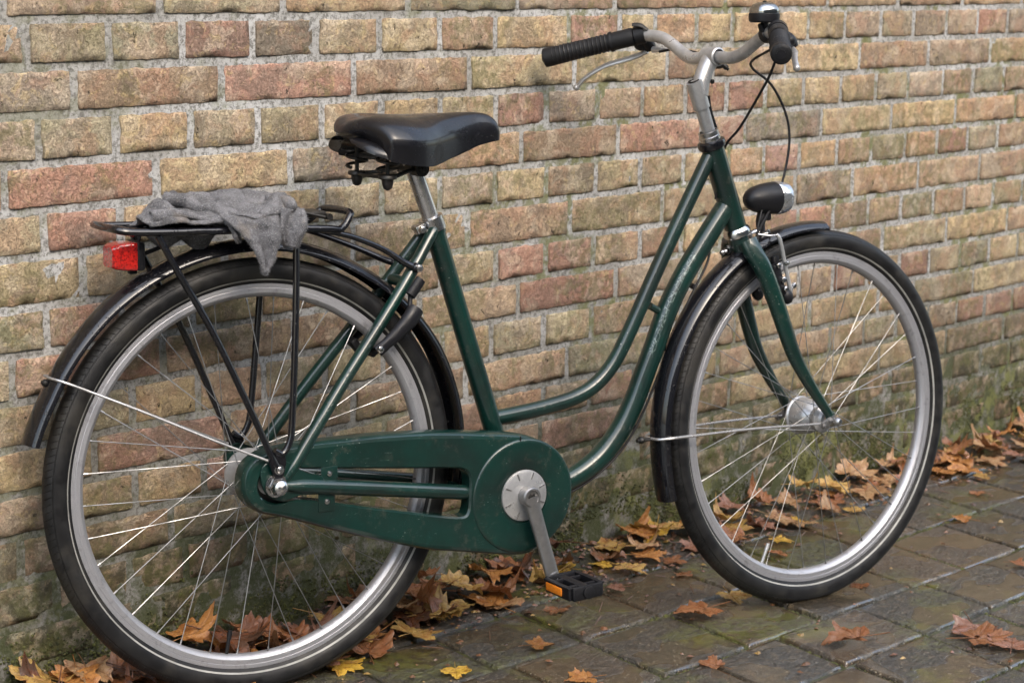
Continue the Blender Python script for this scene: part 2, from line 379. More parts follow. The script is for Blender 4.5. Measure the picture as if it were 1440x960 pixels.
    def build(s, name, mat, parent=None, M_=None, sharp=38, smooth=True):
        me = bpy.data.meshes.new(name); me.from_pydata(s.v, [], s.f)
        if any(u for u in s.uv):
            ul = me.uv_layers.new(name='UVMap'); d = []
            for f, u in zip(s.f, s.uv):
                for i in range(len(f)): d += list(u[i]) if u else [0., 0.]
            ul.data.foreach_set('uv', d)
        if any(c for c in s.col):
            at = me.color_attributes.new('bc', 'FLOAT_COLOR', 'CORNER'); d = []
            for f, c in zip(s.f, s.col): d += list((*(c or (.1, .1, .1)), 1.)) * len(f)
            at.data.foreach_set('color', d)
        if smooth:
            me.polygons.foreach_set('use_smooth', [True] * len(me.polygons))
            if sharp: me.set_sharp_from_angle(angle=math.radians(sharp))
        me.materials.append(mat); me.update()
        return link(name, me, parent, M_)
def link(name, me, parent=None, M_=None):
    o = bpy.data.objects.new(name, me); COL.objects.link(o)
    if M_ is not None: o.matrix_basis = M_
    if parent: o.parent = parent
    return o
def tag(o, label=None, cat=None, group=None, kind=None):
    if label: o['label'] = label
    if cat: o['category'] = cat
    if group: o['group'] = group
    if kind: o['kind'] = kind
    return o
def empty(name, M_=None, parent=None):
    o = bpy.data.objects.new(name, None); o.empty_display_size = .05; COL.objects.link(o)
    if M_ is not None: o.matrix_basis = M_
    if parent: o.parent = parent
    return o

# ------------------------------------------------------------------ the brick wall
WY = -0.1054          # its face
def gz(x, y): return -.008 - .016 * (x - 2.17) + .0205 * (-y - .285)
BC = dict(y=(.58, .455, .27), g=(.44, .38, .25), o=(.58, .40, .25), b=(.44, .325, .22), r=(.47, .28, .21), p=(.54, .42, .30), d=(.29, .25, .195))
WROWS = [  # upper bed joints in metres, then head joints along the wall and the colour of each brick
(1.154, '2.106 2.367 2.661 2.949 3.237 3.603 3.986 4.277 4.568', '1.95p 2.23g 2.51y 2.80g 3.09p 3.41b 3.78o 4.13o 4.43b 4.72o'),
(1.0787, '1.855 2.007 2.152 2.299 2.442 2.592 2.744 2.891 3.101 3.257 3.369 3.508 3.634 3.769 3.912 4.060 4.211 4.353 4.503 4.649 4.797', '1.84o 1.93g 2.08g 2.22r 2.37d 2.51g 2.66y 2.82p 2.97y 3.17r 3.31y 3.43o 3.57y 3.71y 3.86y 3.98y 4.14p 4.28g 4.43b 4.58b 4.72r 4.85p'),
(1.007, '1.941 2.235 2.531 2.824 3.122 3.414 3.571 3.833 4.128 4.430 4.723', '1.87p 2.08b 2.38r 2.67b 2.96y 3.26y 3.49b 3.70o 3.98y 4.27b 4.58b 4.88y'),
(.934, '1.875 2.021 2.170 2.313 2.458 2.602 2.751 2.900 3.046 3.197 3.338 3.481 3.625 3.767 3.911 4.059 4.207 4.346 4.504 4.650 4.800', '1.84p 1.94g 2.10y 2.24g 2.39g 2.53y 2.67y 2.83g 2.98r 3.12p 3.26p 3.41y 3.56r 3.69r 3.84y 3.98y 4.14y 4.28g 4.42p 4.58b 4.72g 4.85o'),
(.8609, '1.813 2.101 2.387 2.672 2.975 3.266 3.539 3.697 3.989 4.283 4.574 4.871', '1.74g 1.95r 2.24y 2.52d 2.81o 3.12b 3.41r 3.63r 3.84d 4.14y 4.43y 4.71o 4.90o'),
(.7887, '1.884 2.029 2.174 2.319 2.462 2.607 2.755 2.904 3.052 3.202 3.344 3.485 3.646 3.774 3.911 4.060 4.205 4.351 4.499 4.643 4.793', '1.84y 1.95r 2.10y 2.25g 2.38y 2.53y 2.68y 2.83p 2.97y 3.13g 3.27y 3.42g 3.56y 3.71o 3.85r 3.98y 4.13b 4.28g 4.43o 4.57r 4.71g 4.88b'),
(.7174, '1.957 2.243 2.537 2.834 3.127 3.420 3.652 3.901 4.134 4.420 4.713', '1.88y 2.07y 2.38b 2.68b 2.97b 3.27y 3.54y 3.77y 4.01d 4.27o 4.57p 4.83b'),
(.639, '1.886 2.032 2.176 2.320 2.465 2.613 2.765 2.914 3.059 3.204 3.352 3.493 3.640 3.783 3.920 4.063 4.209 4.354 4.502 4.649 4.795', '1.84g 1.95r 2.11b 2.22y 2.36b 2.46b 2.55b 2.70b 2.84g 2.99r 3.14r 3.28o 3.42b 3.60y 3.72o 3.86r 3.99r 4.13b 4.28b 4.43g 4.57b 4.71p 4.88g'),
(.5674, '1.822 2.115 2.402 2.710 2.980 3.279 3.563 3.844 3.999 4.281 4.572 4.875', '1.81o 1.96r 2.27b 2.51b 2.85o 3.13r 3.42b 3.70o 3.92o 4.13b 4.43g 4.71y 4.93o'),
(.4947, '1.905 2.052 2.188 2.332 2.475 2.618 2.773 2.908 3.060 3.207 3.354 3.500 3.645 3.792 3.940 4.077 4.224 4.366 4.502 4.650 4.796', '1.84y 2.00g 2.13y 2.32b 2.41g 2.55y 2.71b 2.85y 2.98g 3.13y 3.29b 3.42b 3.56p 3.71b 3.85o 4.01b 4.16r 4.29y 4.43r 4.57g 4.72g 4.87y'),
(.4207, '1.975 2.253 2.546 2.840 3.134 3.416 3.700 3.990 4.280 4.438 4.724', '1.87y 2.12r 2.39b 2.69b 2.97o 3.25g 3.56b 3.74y 4.17y 4.56g 4.88y'),
(.3476, '1.910 2.057 2.202 2.345 2.490 2.625 2.775 2.920 3.067 3.210 3.355 3.500 3.645 3.790 3.935 4.080 4.225 4.370 4.515 4.654 4.795 4.937', '1.82b 2.00y 2.13y 2.24r 2.32y 2.43b 2.55y 2.68b 2.77b 2.86r 3.03o 3.19b 3.30r 3.44y 3.62y 3.75b 3.89y 4.03o 4.18b 4.34g 4.50y 4.57b 4.72r 4.87r'),
(.2774, '1.834 2.131 2.430 2.740 3.060 3.391 3.690 3.990 4.300 4.612 4.905', '1.81b 1.88r 2.06b 2.29g 2.56g 2.86b 3.19r 3.52b 3.90y 4.35y 4.86b'),
(.2042, '1.901 2.045 2.162 2.305 2.450 2.600 2.745 2.941 3.085 3.230 3.375 3.520 3.633 3.780 3.925 4.070 4.215 4.360 4.505 4.650 4.795', '1.8g 2.1b 2.4g 2.7b 3.0g 3.4b 3.8g 4.3b 4.7g'),
(.1311, '1.975 2.270 2.565 2.860 3.155 3.450 3.745 4.040 4.335 4.630 4.925', '1.8g 2.2g 2.8b 3.3g 4.0g 4.6g'),
(.058, '1.90 2.05 2.19 2.34 2.49 2.63 2.78 2.93 3.08 3.23 3.38 3.53 3.68 3.83 3.98 4.13 4.28 4.43 4.58 4.73 4.88', '2.0g 3.0g 4.0b'),
(-.015, '', '')]
def brick_mb(mb, x0, x1, z0, z1, col, seed, skew=.0, fine=True, depth=.03):
    """one hand-made brick: uneven arrises, slightly bowed and pitted face, standing proud of its joints"""
    rs = random.Random(seed); w_, h_ = x1 - x0, z1 - z0
    nx, nz = (max(6, round(w_ / .0105)), 7) if fine else (2, 1)
    px = rs.uniform(-.0002, .0012); tw = rs.uniform(-.004, .004); vs = []
    o = Vector((rs.uniform(0, 90), rs.uniform(0, 90), rs.uniform(0, 90)))
    for j in range(nz + 1):
        for i in range(nx + 1):
            u, v = i / nx, j / nz
            if fine: u = 0 if i == 0 else 1 if i == nx else .0018 / w_ + (1 - .0036 / w_) * (i - 1) / (nx - 2); v = 0 if j == 0 else 1 if j == nz else .0018 / h_ + (1 - .0036 / h_) * (j - 1) / (nz - 2)
            x = x0 + w_ * u; z = z0 + h_ * v; y = WY - px + tw * (u - .5)
            if fine:
                eu = min(u, 1 - u) * w_; ev = min(v, 1 - v) * h_
                if eu < 1e-6 or ev < 1e-6:
                    q = Vector((x * 55, 0, z * 55)) + o
                    nn = noise.noise(q) + .6 * noise.noise(q * 2.7)
                    if ev < 1e-6: z += (1 if v < .5 else -1) * (.0010 + .0032 * nn)
                    if eu < 1e-6: x += (1 if u < .5 else -1) * (.0010 + .0030 * nn)
                    if eu < 1e-6 and ev < 1e-6: x += (1 if u < .5 else -1) * .0018; z += (1 if v < .5 else -1) * .0016
                    y += .0009
                q = Vector((x * 38, 3, z * 38)) + o
                y += .0009 * noise.noise(q) + .0009 * noise.noise(q * 3.1) + .0007 * noise.noise(q * 6.3)
            x += skew * (z1 - z)
            vs.append((x, y, z))
    n = nx + 1; fs = [(j * n + i, j * n + i + 1, (j + 1) * n + i + 1, (j + 1) * n + i) for j in range(nz) for i in range(nx)]
    rim = [i for i in range(nx + 1)] + [j * n + nx for j in range(1, nz + 1)] + [nz * n + i for i in range(nx - 1, -1, -1)] + [j * n for j in range(nz - 1, 0, -1)]
    b = len(vs); vs += [(vs[i][0], WY + depth, vs[i][2]) for i in rim]; m = len(rim)
    for k in range(m): fs.append((rim[(k + 1) % m], rim[k], b + k, b + (k + 1) % m))
    mb.add(vs, fs, None, col)
def bcol(code, seed):
    rs = random.Random(seed * 13 + 5); c = BC[code]; k = rs.uniform(.74, 1.14); h = rs.uniform(-.07, .06)
    return (c[0] * k * (1 + h), c[1] * k, c[2] * k * (1 - h))

WX0, WX1 = -1.2, 8.6
wm = MB(); nx, nz = int((WX1 - WX0) / .02), 120; ZT = 3.0
vs = []
for j in range(nz + 1):
    for i in range(nx + 1):
        x = WX0 + (WX1 - WX0) * i / nx; z = -.25 + (ZT + .25) * j / nz if j < 0 else -.25 + (ZT + .25) * j / nz
        q = Vector((x * 22, 7, z * 22)); y = WY + .0021 - .0007 * noise.noise(q) - .0009 * noise.noise(q * 3.3) - .0022 * max(0, noise.noise(q * .23) - .3)
        if z < .21: y -= .0030 * min(1, (.21 - z) / .12) * (1 + 1.3 * noise.noise(Vector((x * 9, 1, z * 9))))
        vs.append((x, y, z))
n = nx + 1
wm.add(vs, [(j * n + i, j * n + i + 1, (j + 1) * n + i + 1, (j + 1) * n + i) for j in range(nz) for i in range(nx)])
wm.box(((WX0 + WX1) / 2, WY + .125, (ZT - .25) / 2), (WX1 - WX0, .22, ZT + .25 - .002))
wall = wm.build('brick_wall', M['mortar'])
tag(wall, 'weathered yellow and red brick wall with grey mortar behind the bicycle', 'wall')

rest = MB(); sid = 0
def parse_cols(t): return [(float(a[:-1]), a[-1]) for a in t.split()]
zt = [r[0] for r in WROWS]
allc = 'yyygggbbbooprrd'
for r in range(len(WROWS) - 1):
    z1 = zt[r] - .0060; z0 = zt[r + 1] + .0060
    js = [float(a) for a in WROWS[r][1].split()]; cs = parse_cols(WROWS[r][2]); pitch = .292 if len(js) < 15 else .1463
    full = list(js)
    while full[0] > WX0 + .05: full.insert(0, full[0] - pitch)
    while full[-1] < WX1 - .05: full.append(full[-1] + pitch)
    for a, b in zip(full[:-1], full[1:]):
        sid += 1; mid = (a + b) / 2; g = .0070
        inview = 1.74 < mid < 5.15
        if inview:
            code = min(cs, key=lambda c: abs(c[0] - mid)); code = code[1] if abs(code[0] - mid) < .16 or r > 11 else random.Random(sid).choice('yygbbog')
            mb = MB(); brick_mb(mb, a + g, b - g, z0, z1, bcol(code, sid), sid, skew=.03)
            mb.build('brick', M['brick'], wall, sharp=0)
        else:
            brick_mb(rest, a + g, b - g, z0, z1, bcol(random.Random(sid).choice(allc), sid), sid, fine=False)
zr = 1.154 + .0732 * 1; k = 0
zprev = 1.154
while zprev < ZT - .08:
    ph = .292 if k % 2 else .1463; x = WX0 + .03 + (k % 3) * .05
    while x < WX1 - ph:
        sid += 1; brick_mb(rest, x + .0078, x + ph - .0078, zprev + .0068, zprev + .0732 - .0068, bcol(random.Random(sid).choice(allc), sid), sid, fine=False); x += ph
    zprev += .0732; k += 1
ro = rest.build('brickwork', M['brick'], wall, smooth=False); ro['kind'] = 'stuff'

# unseen house front added behind the camera to keep low sky off the scene
hm = MB(); hm.box((3, -10.2, 3.2), (34, 1.0, 7.6)); hm.box((3, -9.64, .3), (34, .12, .7)); hm.box((3, -9.66, 6.9), (34.4, .5, .18))
for i in range(9): hm.box((-12 + i * 3.9, -9.66, 2.2), (1.3, .10, 1.7)); hm.box((-12 + i * 3.9, -9.62, 1.31), (1.5, .2, .07)); hm.box((-12 + i * 3.9, -9.66, 5.0), (1.3, .10, 1.6))
hs_ = NT('house_render'); hs_.set(Base_Color=hs_.mix(hs_.ramp(hs_.noise(hs_.pos(), 2, 5), .4, .6), (.13, .125, .12), (.09, .088, .085)), Roughness=.9)
tag(hm.build('sky_block_house', hs_.m, smooth=False), 'dark brick house front added unseen behind the viewer to block low sky', 'house')
# ------------------------------------------------------------------ paving
def grid_sheet(mb, x0, x1, y0, y1, f, nx, ny, col=None):
    vs = [(x0 + (x1 - x0) * i / nx, y0 + (y1 - y0) * j / ny, 0) for j in range(ny + 1) for i in range(nx + 1)]
    vs = [(x, y, f(x, y)) for x, y, _ in vs]; n = nx + 1
    mb.add(vs, [(j * n + i, j * n + i + 1, (j + 1) * n + i + 1, (j + 1) * n + i) for j in range(ny) for i in range(nx)], None, col)
gm = MB(); grid_sheet(gm, -60, 66, -60, 30, lambda x, y: gz(x, y) - .012 if abs(x - 3) < 8 and abs(y + 1) < 6 else gz(max(-5, min(11, x)), max(-7, min(5, y))) - .012, 42, 30)
tag(gm.build('ground', M['joint'], sharp=0), 'wet soil and sand under the paving', None, None, 'structure')
pv = MB(); grid_sheet(pv, .2, 8.2, -3.2, WY + .01, lambda x, y: gz(x, y) - .0065 + .0018 * noise.noise(Vector((x * 14, y * 14, 0))), 200, 90)
pave = tag(pv.build('pavement', M['joint'], sharp=0), 'old wet stone paving with mossy joints', None, None, 'structure')
ROWY = [-.115, -.285, -.487, -.712, -.893, -1.10, -1.31, -1.52, -1.74, -1.95]
ROWJ = [[3.022, 3.253], [3.022, 3.253], [2.565, 2.76, 3.005, 3.235, 3.555, 3.760], [2.30, 2.52, 2.824, 3.035, 3.30, 3.54, 3.771, 3.963], [2.60, 2.81, 3.01, 3.25, 3.47, 3.70, 3.93], [2.7, 2.98, 3.205, 3.44], [2.9, 3.1, 3.34], [3.0], [3.1], [2.9]]
def slab(mb, x0, x1, y1, y0, seed, fine=True):
    """corners at the wall side y1, near side y0; joints run askew"""
    rs = random.Random(seed); sk = .20 * (y1 - y0); g = rs.uniform(.0042, .0065); rs_ = .0062 if y1 > -1.15 and x0 < 4.6 else .014; nx, ny = (max(5, int((x1 - x0) / rs_)), max(5, int((y1 - y0) / rs_))) if fine else (1, 1)
    dz = rs.uniform(-.0028, .0028); tx, ty = rs.uniform(-.012, .012), rs.uniform(-.012, .012); o = rs.uniform(0, 50); base = rs.choice([(.062, .044, .027), (.046, .038, .026), (.032, .028, .022), (.082, .056, .033), (.044, .042, .034)])
    k = rs.uniform(.85, 1.15); base = tuple(c * k for c in base); vs = []; uv = []
    for j in range(ny + 1):
        for i in range(nx + 1):
            u, v = i / nx, j / ny
            if fine: u = 0 if i == 0 else 1 if i == nx else .003 / (x1 - x0) + (1 - .006 / (x1 - x0)) * (i - 1) / (nx - 2); v = 0 if j == 0 else 1 if j == ny else .015 + .97 * (j - 1) / (ny - 2)
            y = y0 + g + (y1 - y0 - 2 * g) * v; x = x0 + g + (x1 - x0 - 2 * g) * u - sk * (1 - v); z = gz(x, y) + dz + tx * (u - .5) * (x1 - x0) + ty * (v - .5) * (y1 - y0)
            wn = noise.noise(Vector((x * 6.5, y * 10, 5))) + .45 * noise.noise(Vector((x * 19, y * 28, 8))); wet = max(0., min(1., (wn + .10) / .22)); wet = wet * wet * (3 - 2 * wet); uv.append((wet, 0.)); dr = 1 - .88 * wet
            if fine:
                e = min(min(u, 1 - u) * (x1 - x0), min(v, 1 - v) * (y1 - y0))
                q = Vector((x * 16 + o, y * 16, 0)); q2 = Vector((x * 34 + y * 10, y * 62, o)); rd = 1 - abs(noise.noise(q2)) * 2; z += .0009 * noise.noise(q) + dr * (.0006 * noise.noise(q * 3.2) + .0012 * rd * rd * max(0, noise.noise(q * .8) + .35) + .0010 * noise.noise(q2 * 2.3) + .0006 * noise.noise(q2 * 5.1))
                if e < 1e-6:
                    z -= .0050; nn = noise.noise(Vector((x * 40, y * 40, o)))
                    if min(u, 1 - u) < 1e-6: x += .0018 * nn
                    else: y += .0018 * nn
            vs.append((x, y, z))
    n = nx + 1; fs = [(j * n + i, j * n + i + 1, (j + 1) * n + i + 1, (j + 1) * n + i) for j in range(ny) for i in range(nx)]
    rim = [i for i in range(nx + 1)] + [j * n + nx for j in range(1, ny + 1)] + [ny * n + i for i in range(nx - 1, -1, -1)] + [j * n for j in range(ny - 1, 0, -1)]
    b = len(vs); vs += [(vs[i][0], vs[i][1], vs[i][2] - .03) for i in rim]; m = len(rim); uv += [(0., 0.)] * m
    for k_ in range(m): fs.append((rim[k_], b + k_, b + (k_ + 1) % m, rim[(k_ + 1) % m]))
    mb.add(vs, fs, uv, base)
far = MB(); sid = 0
for r in range(len(ROWY) - 1):
    y1, y0 = ROWY[r], ROWY[r + 1]
    if r == 0: y1 = WY - .004
    js = sorted(ROWJ[r]); full = list(js); rs = random.Random(r + 50)
    while full[0] > .5: full.insert(0, full[0] - rs.uniform(.20, .26))
    while full[-1] < 7.6: full.append(full[-1] + rs.uniform(.20, .26))
    for a, b in zip(full[:-1], full[1:]):
        sid += 1
        if 1.6 < a < 6.4 and r < 8: mb = MB(); slab(mb, a, b, y1, y0, sid); mb.build('paving_slab', M['slab'], pave, sharp=0)
        else: slab(far, a, b, y1, y0, sid, False)
for r in range(6):
    x = .3 + (r % 2) * .1
    while x < 7.8: sid += 1; slab(far, x, x + .24, -1.95 - r * .205, -2.155 - r * .205, sid, False); x += .24
fo = far.build('paving', M['slab'], pave, smooth=False); fo['kind'] = 'stuff'

# moss: cushions in the joints of the paving and along the wall foot, one soft mass
mm = MB(); rs = random.Random(3)
def tuft(x, y, z, r, nrm=(0, 0, 1)):
    N = Vector(nrm); a0 = rs.uniform(0, 6.28); k = rs.choice((5, 6))
    e = N.orthogonal().normalized(); g = N.cross(e); c = Vector((x, y, z))
    ring = [c + (e * math.cos(a0 + 2 * PI * i / k) + g * math.sin(a0 + 2 * PI * i / k)) * r * rs.uniform(.7, 1.3) - N * .002 for i in range(k)]
    ring2 = [c + (p - c) * .6 + N * r * rs.uniform(.3, .6) for p in ring]
    mm.add(ring + ring2 + [c + N * r * rs.uniform(.5, .85)], [(i, (i + 1) % k, k + (i + 1) % k, k + i) for i in range(k)] + [(k + i, k + (i + 1) % k, 2 * k) for i in range(k)])
for r in range(1, len(ROWY) - 3):   # along the bed joints of the paving
    for q in range(900):
        x = rs.uniform(1.8, 5.6); 
        if noise.noise(Vector((x * 3.1, r * 5.3, 0))) < .02: continue
        y = ROWY[r] + rs.gauss(0, .0035); tuft(x, y, gz(x, y) - .005, rs.uniform(.0025, .0060))
for r in range(0, len(ROWJ) - 3):
    for jx in ROWJ[r]:
        if noise.noise(Vector((jx * 7, r, 2))) < -.1: continue
        for q in range(60):
            v = rs.random(); y = ROWY[r] + (ROWY[r + 1] - ROWY[r]) * v; x = jx - .20 * (ROWY[r] - ROWY[r + 1]) * v + rs.gauss(0, .0025); tuft(x, y, gz(x, y) - .0055, rs.uniform(.0025, .0055))
for q in range(12000):              # on the lowest courses
    x = rs.uniform(1.75, 5.4); z = abs(rs.gauss(0, .060)) + gz(x, WY)
    if noise.noise(Vector((x * 5, z * 9, 4))) < -.05 + z * 1.2: continue
    tuft(x, WY - .004, z, rs.uniform(.0012, .0032), (rs.uniform(-.3, .3), -1, rs.uniform(-.2, .5)))
for q in range(2600):              # creeping along the mortar higher up
    x = rs.uniform(1.75, 5.3); k = rs.choice([6, 7, 8, 9, 10, 11, 12, 13]); z = zt[k] + rs.gauss(0, .0025)
    if noise.noise(Vector((x * 3.3, z * 11, 9))) < .12: continue
    tuft(x, WY + .003, z, rs.uniform(.0012, .0030), (0, -1, .3))
tag(mm.build('moss', M['moss'], sharp=0), 'green moss on the wall foot and in the paving joints', None, None, 'stuff')
# damp soil banked against the foot of the wall
bk_ = MB(); 
def bankh(x, y):
    t = max(0., 1 - (WY - y) / .13); hmax = .010 + .034 * max(0, min(1, (3.9 - x) / 2.0)); return gz(x, y) - .004 + hmax * t * t * (3 - 2 * t) * (1 + .5 * noise.noise(Vector((x * 9, y * 9, 0)))) + .004 * noise.noise(Vector((x * 40, y * 40, 3)))
grid_sheet(bk_, 1.2, 5.9, WY - .15, WY + .012, lambda x, y: bankh(x, y) - (.012 if y < WY - .13 else 0), 420, 14)
tag(bk_.build('soil', M['bank'], sharp=0), 'dark soil and rotted leaves along the foot of the wall', None, None, 'stuff')

# ------------------------------------------------------------------ fallen leaves
HALF_ = [(-84, .10), (-62, .30), (-40, .40), (-26, .66), (-19, .60), (-13, .50), (-6, .56), (0, .40), (8, .30), (15, .48), (20, .66), (27, .62), (34, .74), (40, 1.0), (45, .80), (52, .78), (55, .60), (62, .40), (66, .36), (69, .56), (73, .74), (78, .70), (83, .86), (90, 1.12)]
HALF = [(-84, .20), (-66, .46), (-48, .56), (-32, .74), (-24, .70), (-16, .64), (-7, .74), (0, .64), (8, .57), (14, .68), (20, .84), (26, .80), (33, .90), (39, 1.04), (45, .90), (51, .92), (56, .76), (62, .62), (66, .62), (69, .76), (73, .90), (78, .84), (83, .96), (90, 1.10)]
def leaf_mesh(seed, curl, narrow=1.):
    rs = random.Random(seed); out = []
    R = [(a, r * rs.uniform(.9, 1.12)) for a, r in HALF]; Lh = [(180 - a, r * rs.uniform(.88, 1.1)) for a, r in HALF[:-1]][::-1]
    pts = R + Lh; n0 = len(pts); pol = []
    for i in range(n0):
        a, r = pts[i]; a2, r2 = pts[(i + 1) % n0]
        p = Vector((math.cos(math.radians(a)) * r * narrow, math.sin(math.radians(a)) * r)); q = Vector((math.cos(math.radians(a2)) * r2 * narrow, math.sin(math.radians(a2)) * r2))
        pol.append(p); pol.append((p + q) / 2 * rs.uniform(.97, 1.01))
    n = len(pol); rings = [.18, .38, .58, .78, .92, 1.]; ph = [rs.uniform(0, 6.28) for _ in range(4)]; o = rs.uniform(0, 50)
    def z(p):
        r = p.length; th = math.atan2(p.y, p.x)
        h = curl * (.30 * r * r * math.cos(2 * th + ph[0]) + .34 * r ** 3 * math.cos(3 * th + ph[1]) + .16 * r ** 2 + .18 * r ** 4 * math.cos(5 * th + ph[2]))
        h += .10 * curl * noise.noise(Vector((p.x * 3 + o, p.y * 3, 0))) + .05 * noise.noise(Vector((p.x * 9 + o, p.y * 9, 3)))
        for a in (90, 42, 138, -8, 188):     # main veins sit in creases
            d = Vector((math.cos(math.radians(a)), math.sin(math.radians(a)))); c = abs(p.x * d.y - (p.y + .1) * d.x)
            if p.dot(d) > 0: h -= .035 * max(0, 1 - c / .12)
        return h
    vs = [(0, -.10, z(Vector((0, -.1))))]; uv = [(0, -.1)]
    for k in rings:
        for p in pol:
            q = Vector((p.x * k, p.y * k - .1 * (1 - k))); bend = 1 - .10 * curl * q.length ** 2; vs.append((q.x * bend, q.y * bend, z(q))); uv.append((q.x, q.y))
    fs = [(0, 1 + i, 1 + (i + 1) % n) for i in range(n)]
    for k in range(len(rings) - 1):
        for i in range(n): a = 1 + k * n + i; b = 1 + k * n + (i + 1) % n; fs.append((a, a + n, b + n, b))
    mb = MB(); mb.add([(x * .057, y * .057, h * .057) for x, y, h in vs], fs, uv)
    sx = rs.uniform(-.5, .5); mb.tube([(0, -.10 * .052, -.001), (sx * .01, -.028, .002 * curl), (sx * .03, -.060, .006 * curl)], .0009, 5, 3)
    mb.uv = [u if u[0] is not None else [(0., -.3)] * len(f) for u, f in zip(mb.uv, mb.f)]
    o_ = mb.build('tmp', M['leaf'], sharp=0); me = o_.data; bpy.data.objects.remove(o_); me.name = 'maple_leaf'; return me
FLAT = [leaf_mesh(i, .32) for i in range(5)]; CURL = [leaf_mesh(20 + i, .75, .95) for i in range(6)]; TIGHT = [leaf_mesh(40 + i, 1.25, .88) for i in range(4)]
LC = dict(yellow=(.56, .35, .05), ochre=(.40, .255, .075), orange=(.37, .17, .05), rust=(.235, .105, .045), brown=(.165, .085, .040), tan=(.36, .225, .115), dark=(.07, .036, .022), pinkbrown=(.24, .125, .085))
def leaf(x, y, col, rz, size=1., kind='flat', tilt=(0, 0), lift=0., label=None, group=None):
    me = random.choice({'flat': FLAT, 'curl': CURL, 'tight': TIGHT}[kind]); o = bpy.data.objects.new('maple_leaf', me); COL.objects.link(o)
    base = max(gz(x, y), bankh(x, y) if WY - .15 < y < WY else -9) + .004
    Rm = Matrix.Rotation(tilt[0], 3, 'X') @ Matrix.Rotation(tilt[1], 3, 'Y') @ Matrix.Rotation(rz, 3, 'Z')
    zmin = min((Rm @ v.co).z for v in me.vertices if v.index % 7 == 0) * size
    o.matrix_basis = Matrix.Translation((x, y, base + lift - zmin - .002)) @ Rm.to_4x4() @ Matrix.Scale(size, 4)
    k = random.uniform(.85, 1.15); c = LC[col]; o.color = (c[0] * k, c[1] * k, c[2] * k, 1)
    tag(o, label, 'leaf', group); return o
PI2 = 2 * PI
SINGLES = [  # x, y, colour, turn, size, shape, label
(3.085, -.850, 'rust', .6, 1.05, 'curl', 'rusty orange maple leaf lying alone on the wet slabs in the right foreground'),
(3.340, -.947, 'pinkbrown', 2.2, 1.10, 'curl', 'reddish brown maple leaf on top of the small heap at the right edge'),
(3.290, -.985, 'rust', 4.0, 1.05, 'flat', 'rust coloured maple leaf under the reddish one at the right edge'),
(3.300, -1.045, 'pinkbrown', 5.2, 1.0, 'flat', 'wet pinkish maple leaf nearest the bottom right corner'),
(3.036, -.545, 'rust', 1.3, 1.05, 'flat', 'orange brown maple leaf on the slabs below the front tyre'),
(3.175, -.510, 'ochre', 2.6, .75, 'flat', 'small ochre maple leaf tucked beside the bottom of the front tyre'),
(2.821, -.737, 'rust', .2, .55, 'flat', 'very small rust leaf on the mossy slab in the foreground'),
(2.671, -.456, 'orange', 4.4, .62, 'flat', 'small orange leaf on the slab below the pedal'),
(2.600, -.630, 'orange', 1.0, .62, 'flat', 'orange leaf cut by the bottom edge below the pedal'),
(2.468, -.451, 'yellow', 2.4, .60, 'flat', 'small bright yellow leaf on the dark slab right of the rear tyre'),
(2.340, -.300, 'yellow', 3.3, .85, 'flat', 'yellow leaf beside the foot of the rear tyre'),
(2.654, -.239, 'ochre', 5.6, .90, 'curl', 'curled ochre maple leaf below the chain guard'),
(2.801, -.242, 'tan', 2.8, .95, 'curl', 'pale tan maple leaf left of the pedal on the slabs'),
(3.154, -.210, 'yellow', .9, .55, 'flat', 'small yellow leaf just behind the pedal'),
(3.235, -.150, 'ochre', 3.6, 1.0, 'flat', 'ochre maple leaf against the crank side of the leaf drift'),
(3.372, -.165, 'yellow', 1.9, 1.1, 'curl', 'large yellow maple leaf on the drift between crank and front wheel'),
(3.585, -.334, 'yellow', 3.0, .60, 'flat', 'bright yellow leaf seen low through the front wheel'),
(3.733, -.278, 'yellow', 5.4, .65, 'flat', 'bright yellow leaf seen through the front wheel, farther back'),
(3.430, -.640, 'rust', 2.0, .45, 'flat', 'tiny brown leaf right of the foot of the front tyre'),
(4.051, -.509, 'orange', .3, .62, 'flat', 'small orange leaf alone on the slabs right of the front wheel'),
(4.30, -.40, 'rust', 2.2, .45, 'flat', 'small brown leaf on the paving at the right edge, farther back'),
(3.999, -.190, 'orange', 1.2, .8, 'flat', 'orange leaf behind the front wheel on the slabs'),
(3.55, -.215, 'rust', 2.2, .8, 'flat', 'flat rust leaf beyond the front wheel, nearest the hub shadow'),
(3.66, -.245, 'pinkbrown', .4, .7, 'flat', 'small pinkish brown leaf lying low behind the front wheel'),
(3.50, -.395, 'rust', 1.1, .5, 'flat', 'tiny rust leaf under the front wheel spokes'),
(3.92, -.300, 'ochre', 5.0, .6, 'flat', 'small ochre leaf on the open slabs behind the front wheel'),
(3.28, -.280, 'rust', 3.9, .6, 'flat', 'small rust leaf on the slabs right of the pedal'),
(3.05, -.330, 'pinkbrown', .9, .5, 'flat', 'tiny pinkish leaf on the slab just under the pedal'),
(3.40, -.250, 'brown', 2.9, .7, 'flat', 'brown leaf flattened on the slabs left of the front tyre'),
(3.22, -.360, 'brown', 5.6, .45, 'flat', 'tiny brown leaf between pedal and front tyre'),
(2.86, -.340, 'brown', 1.9, .5, 'flat', 'tiny brown leaf left of the pedal on the wet slab'),
(3.80, -.780, 'rust', 4.1, .5, 'flat', 'tiny rust leaf far right on the wet slabs'),
(4.45, -.330, 'ochre', .8, .55, 'flat', 'small ochre leaf at the right edge near the drift'),
(2.92, -.150, 'dark', 4.2, 1.15, 'tight', 'dark curled brown maple leaf under the chain guard'),
(3.06, -.185, 'yellow', .4, .75, 'flat', 'yellow leaf under the chain wheel'),
]
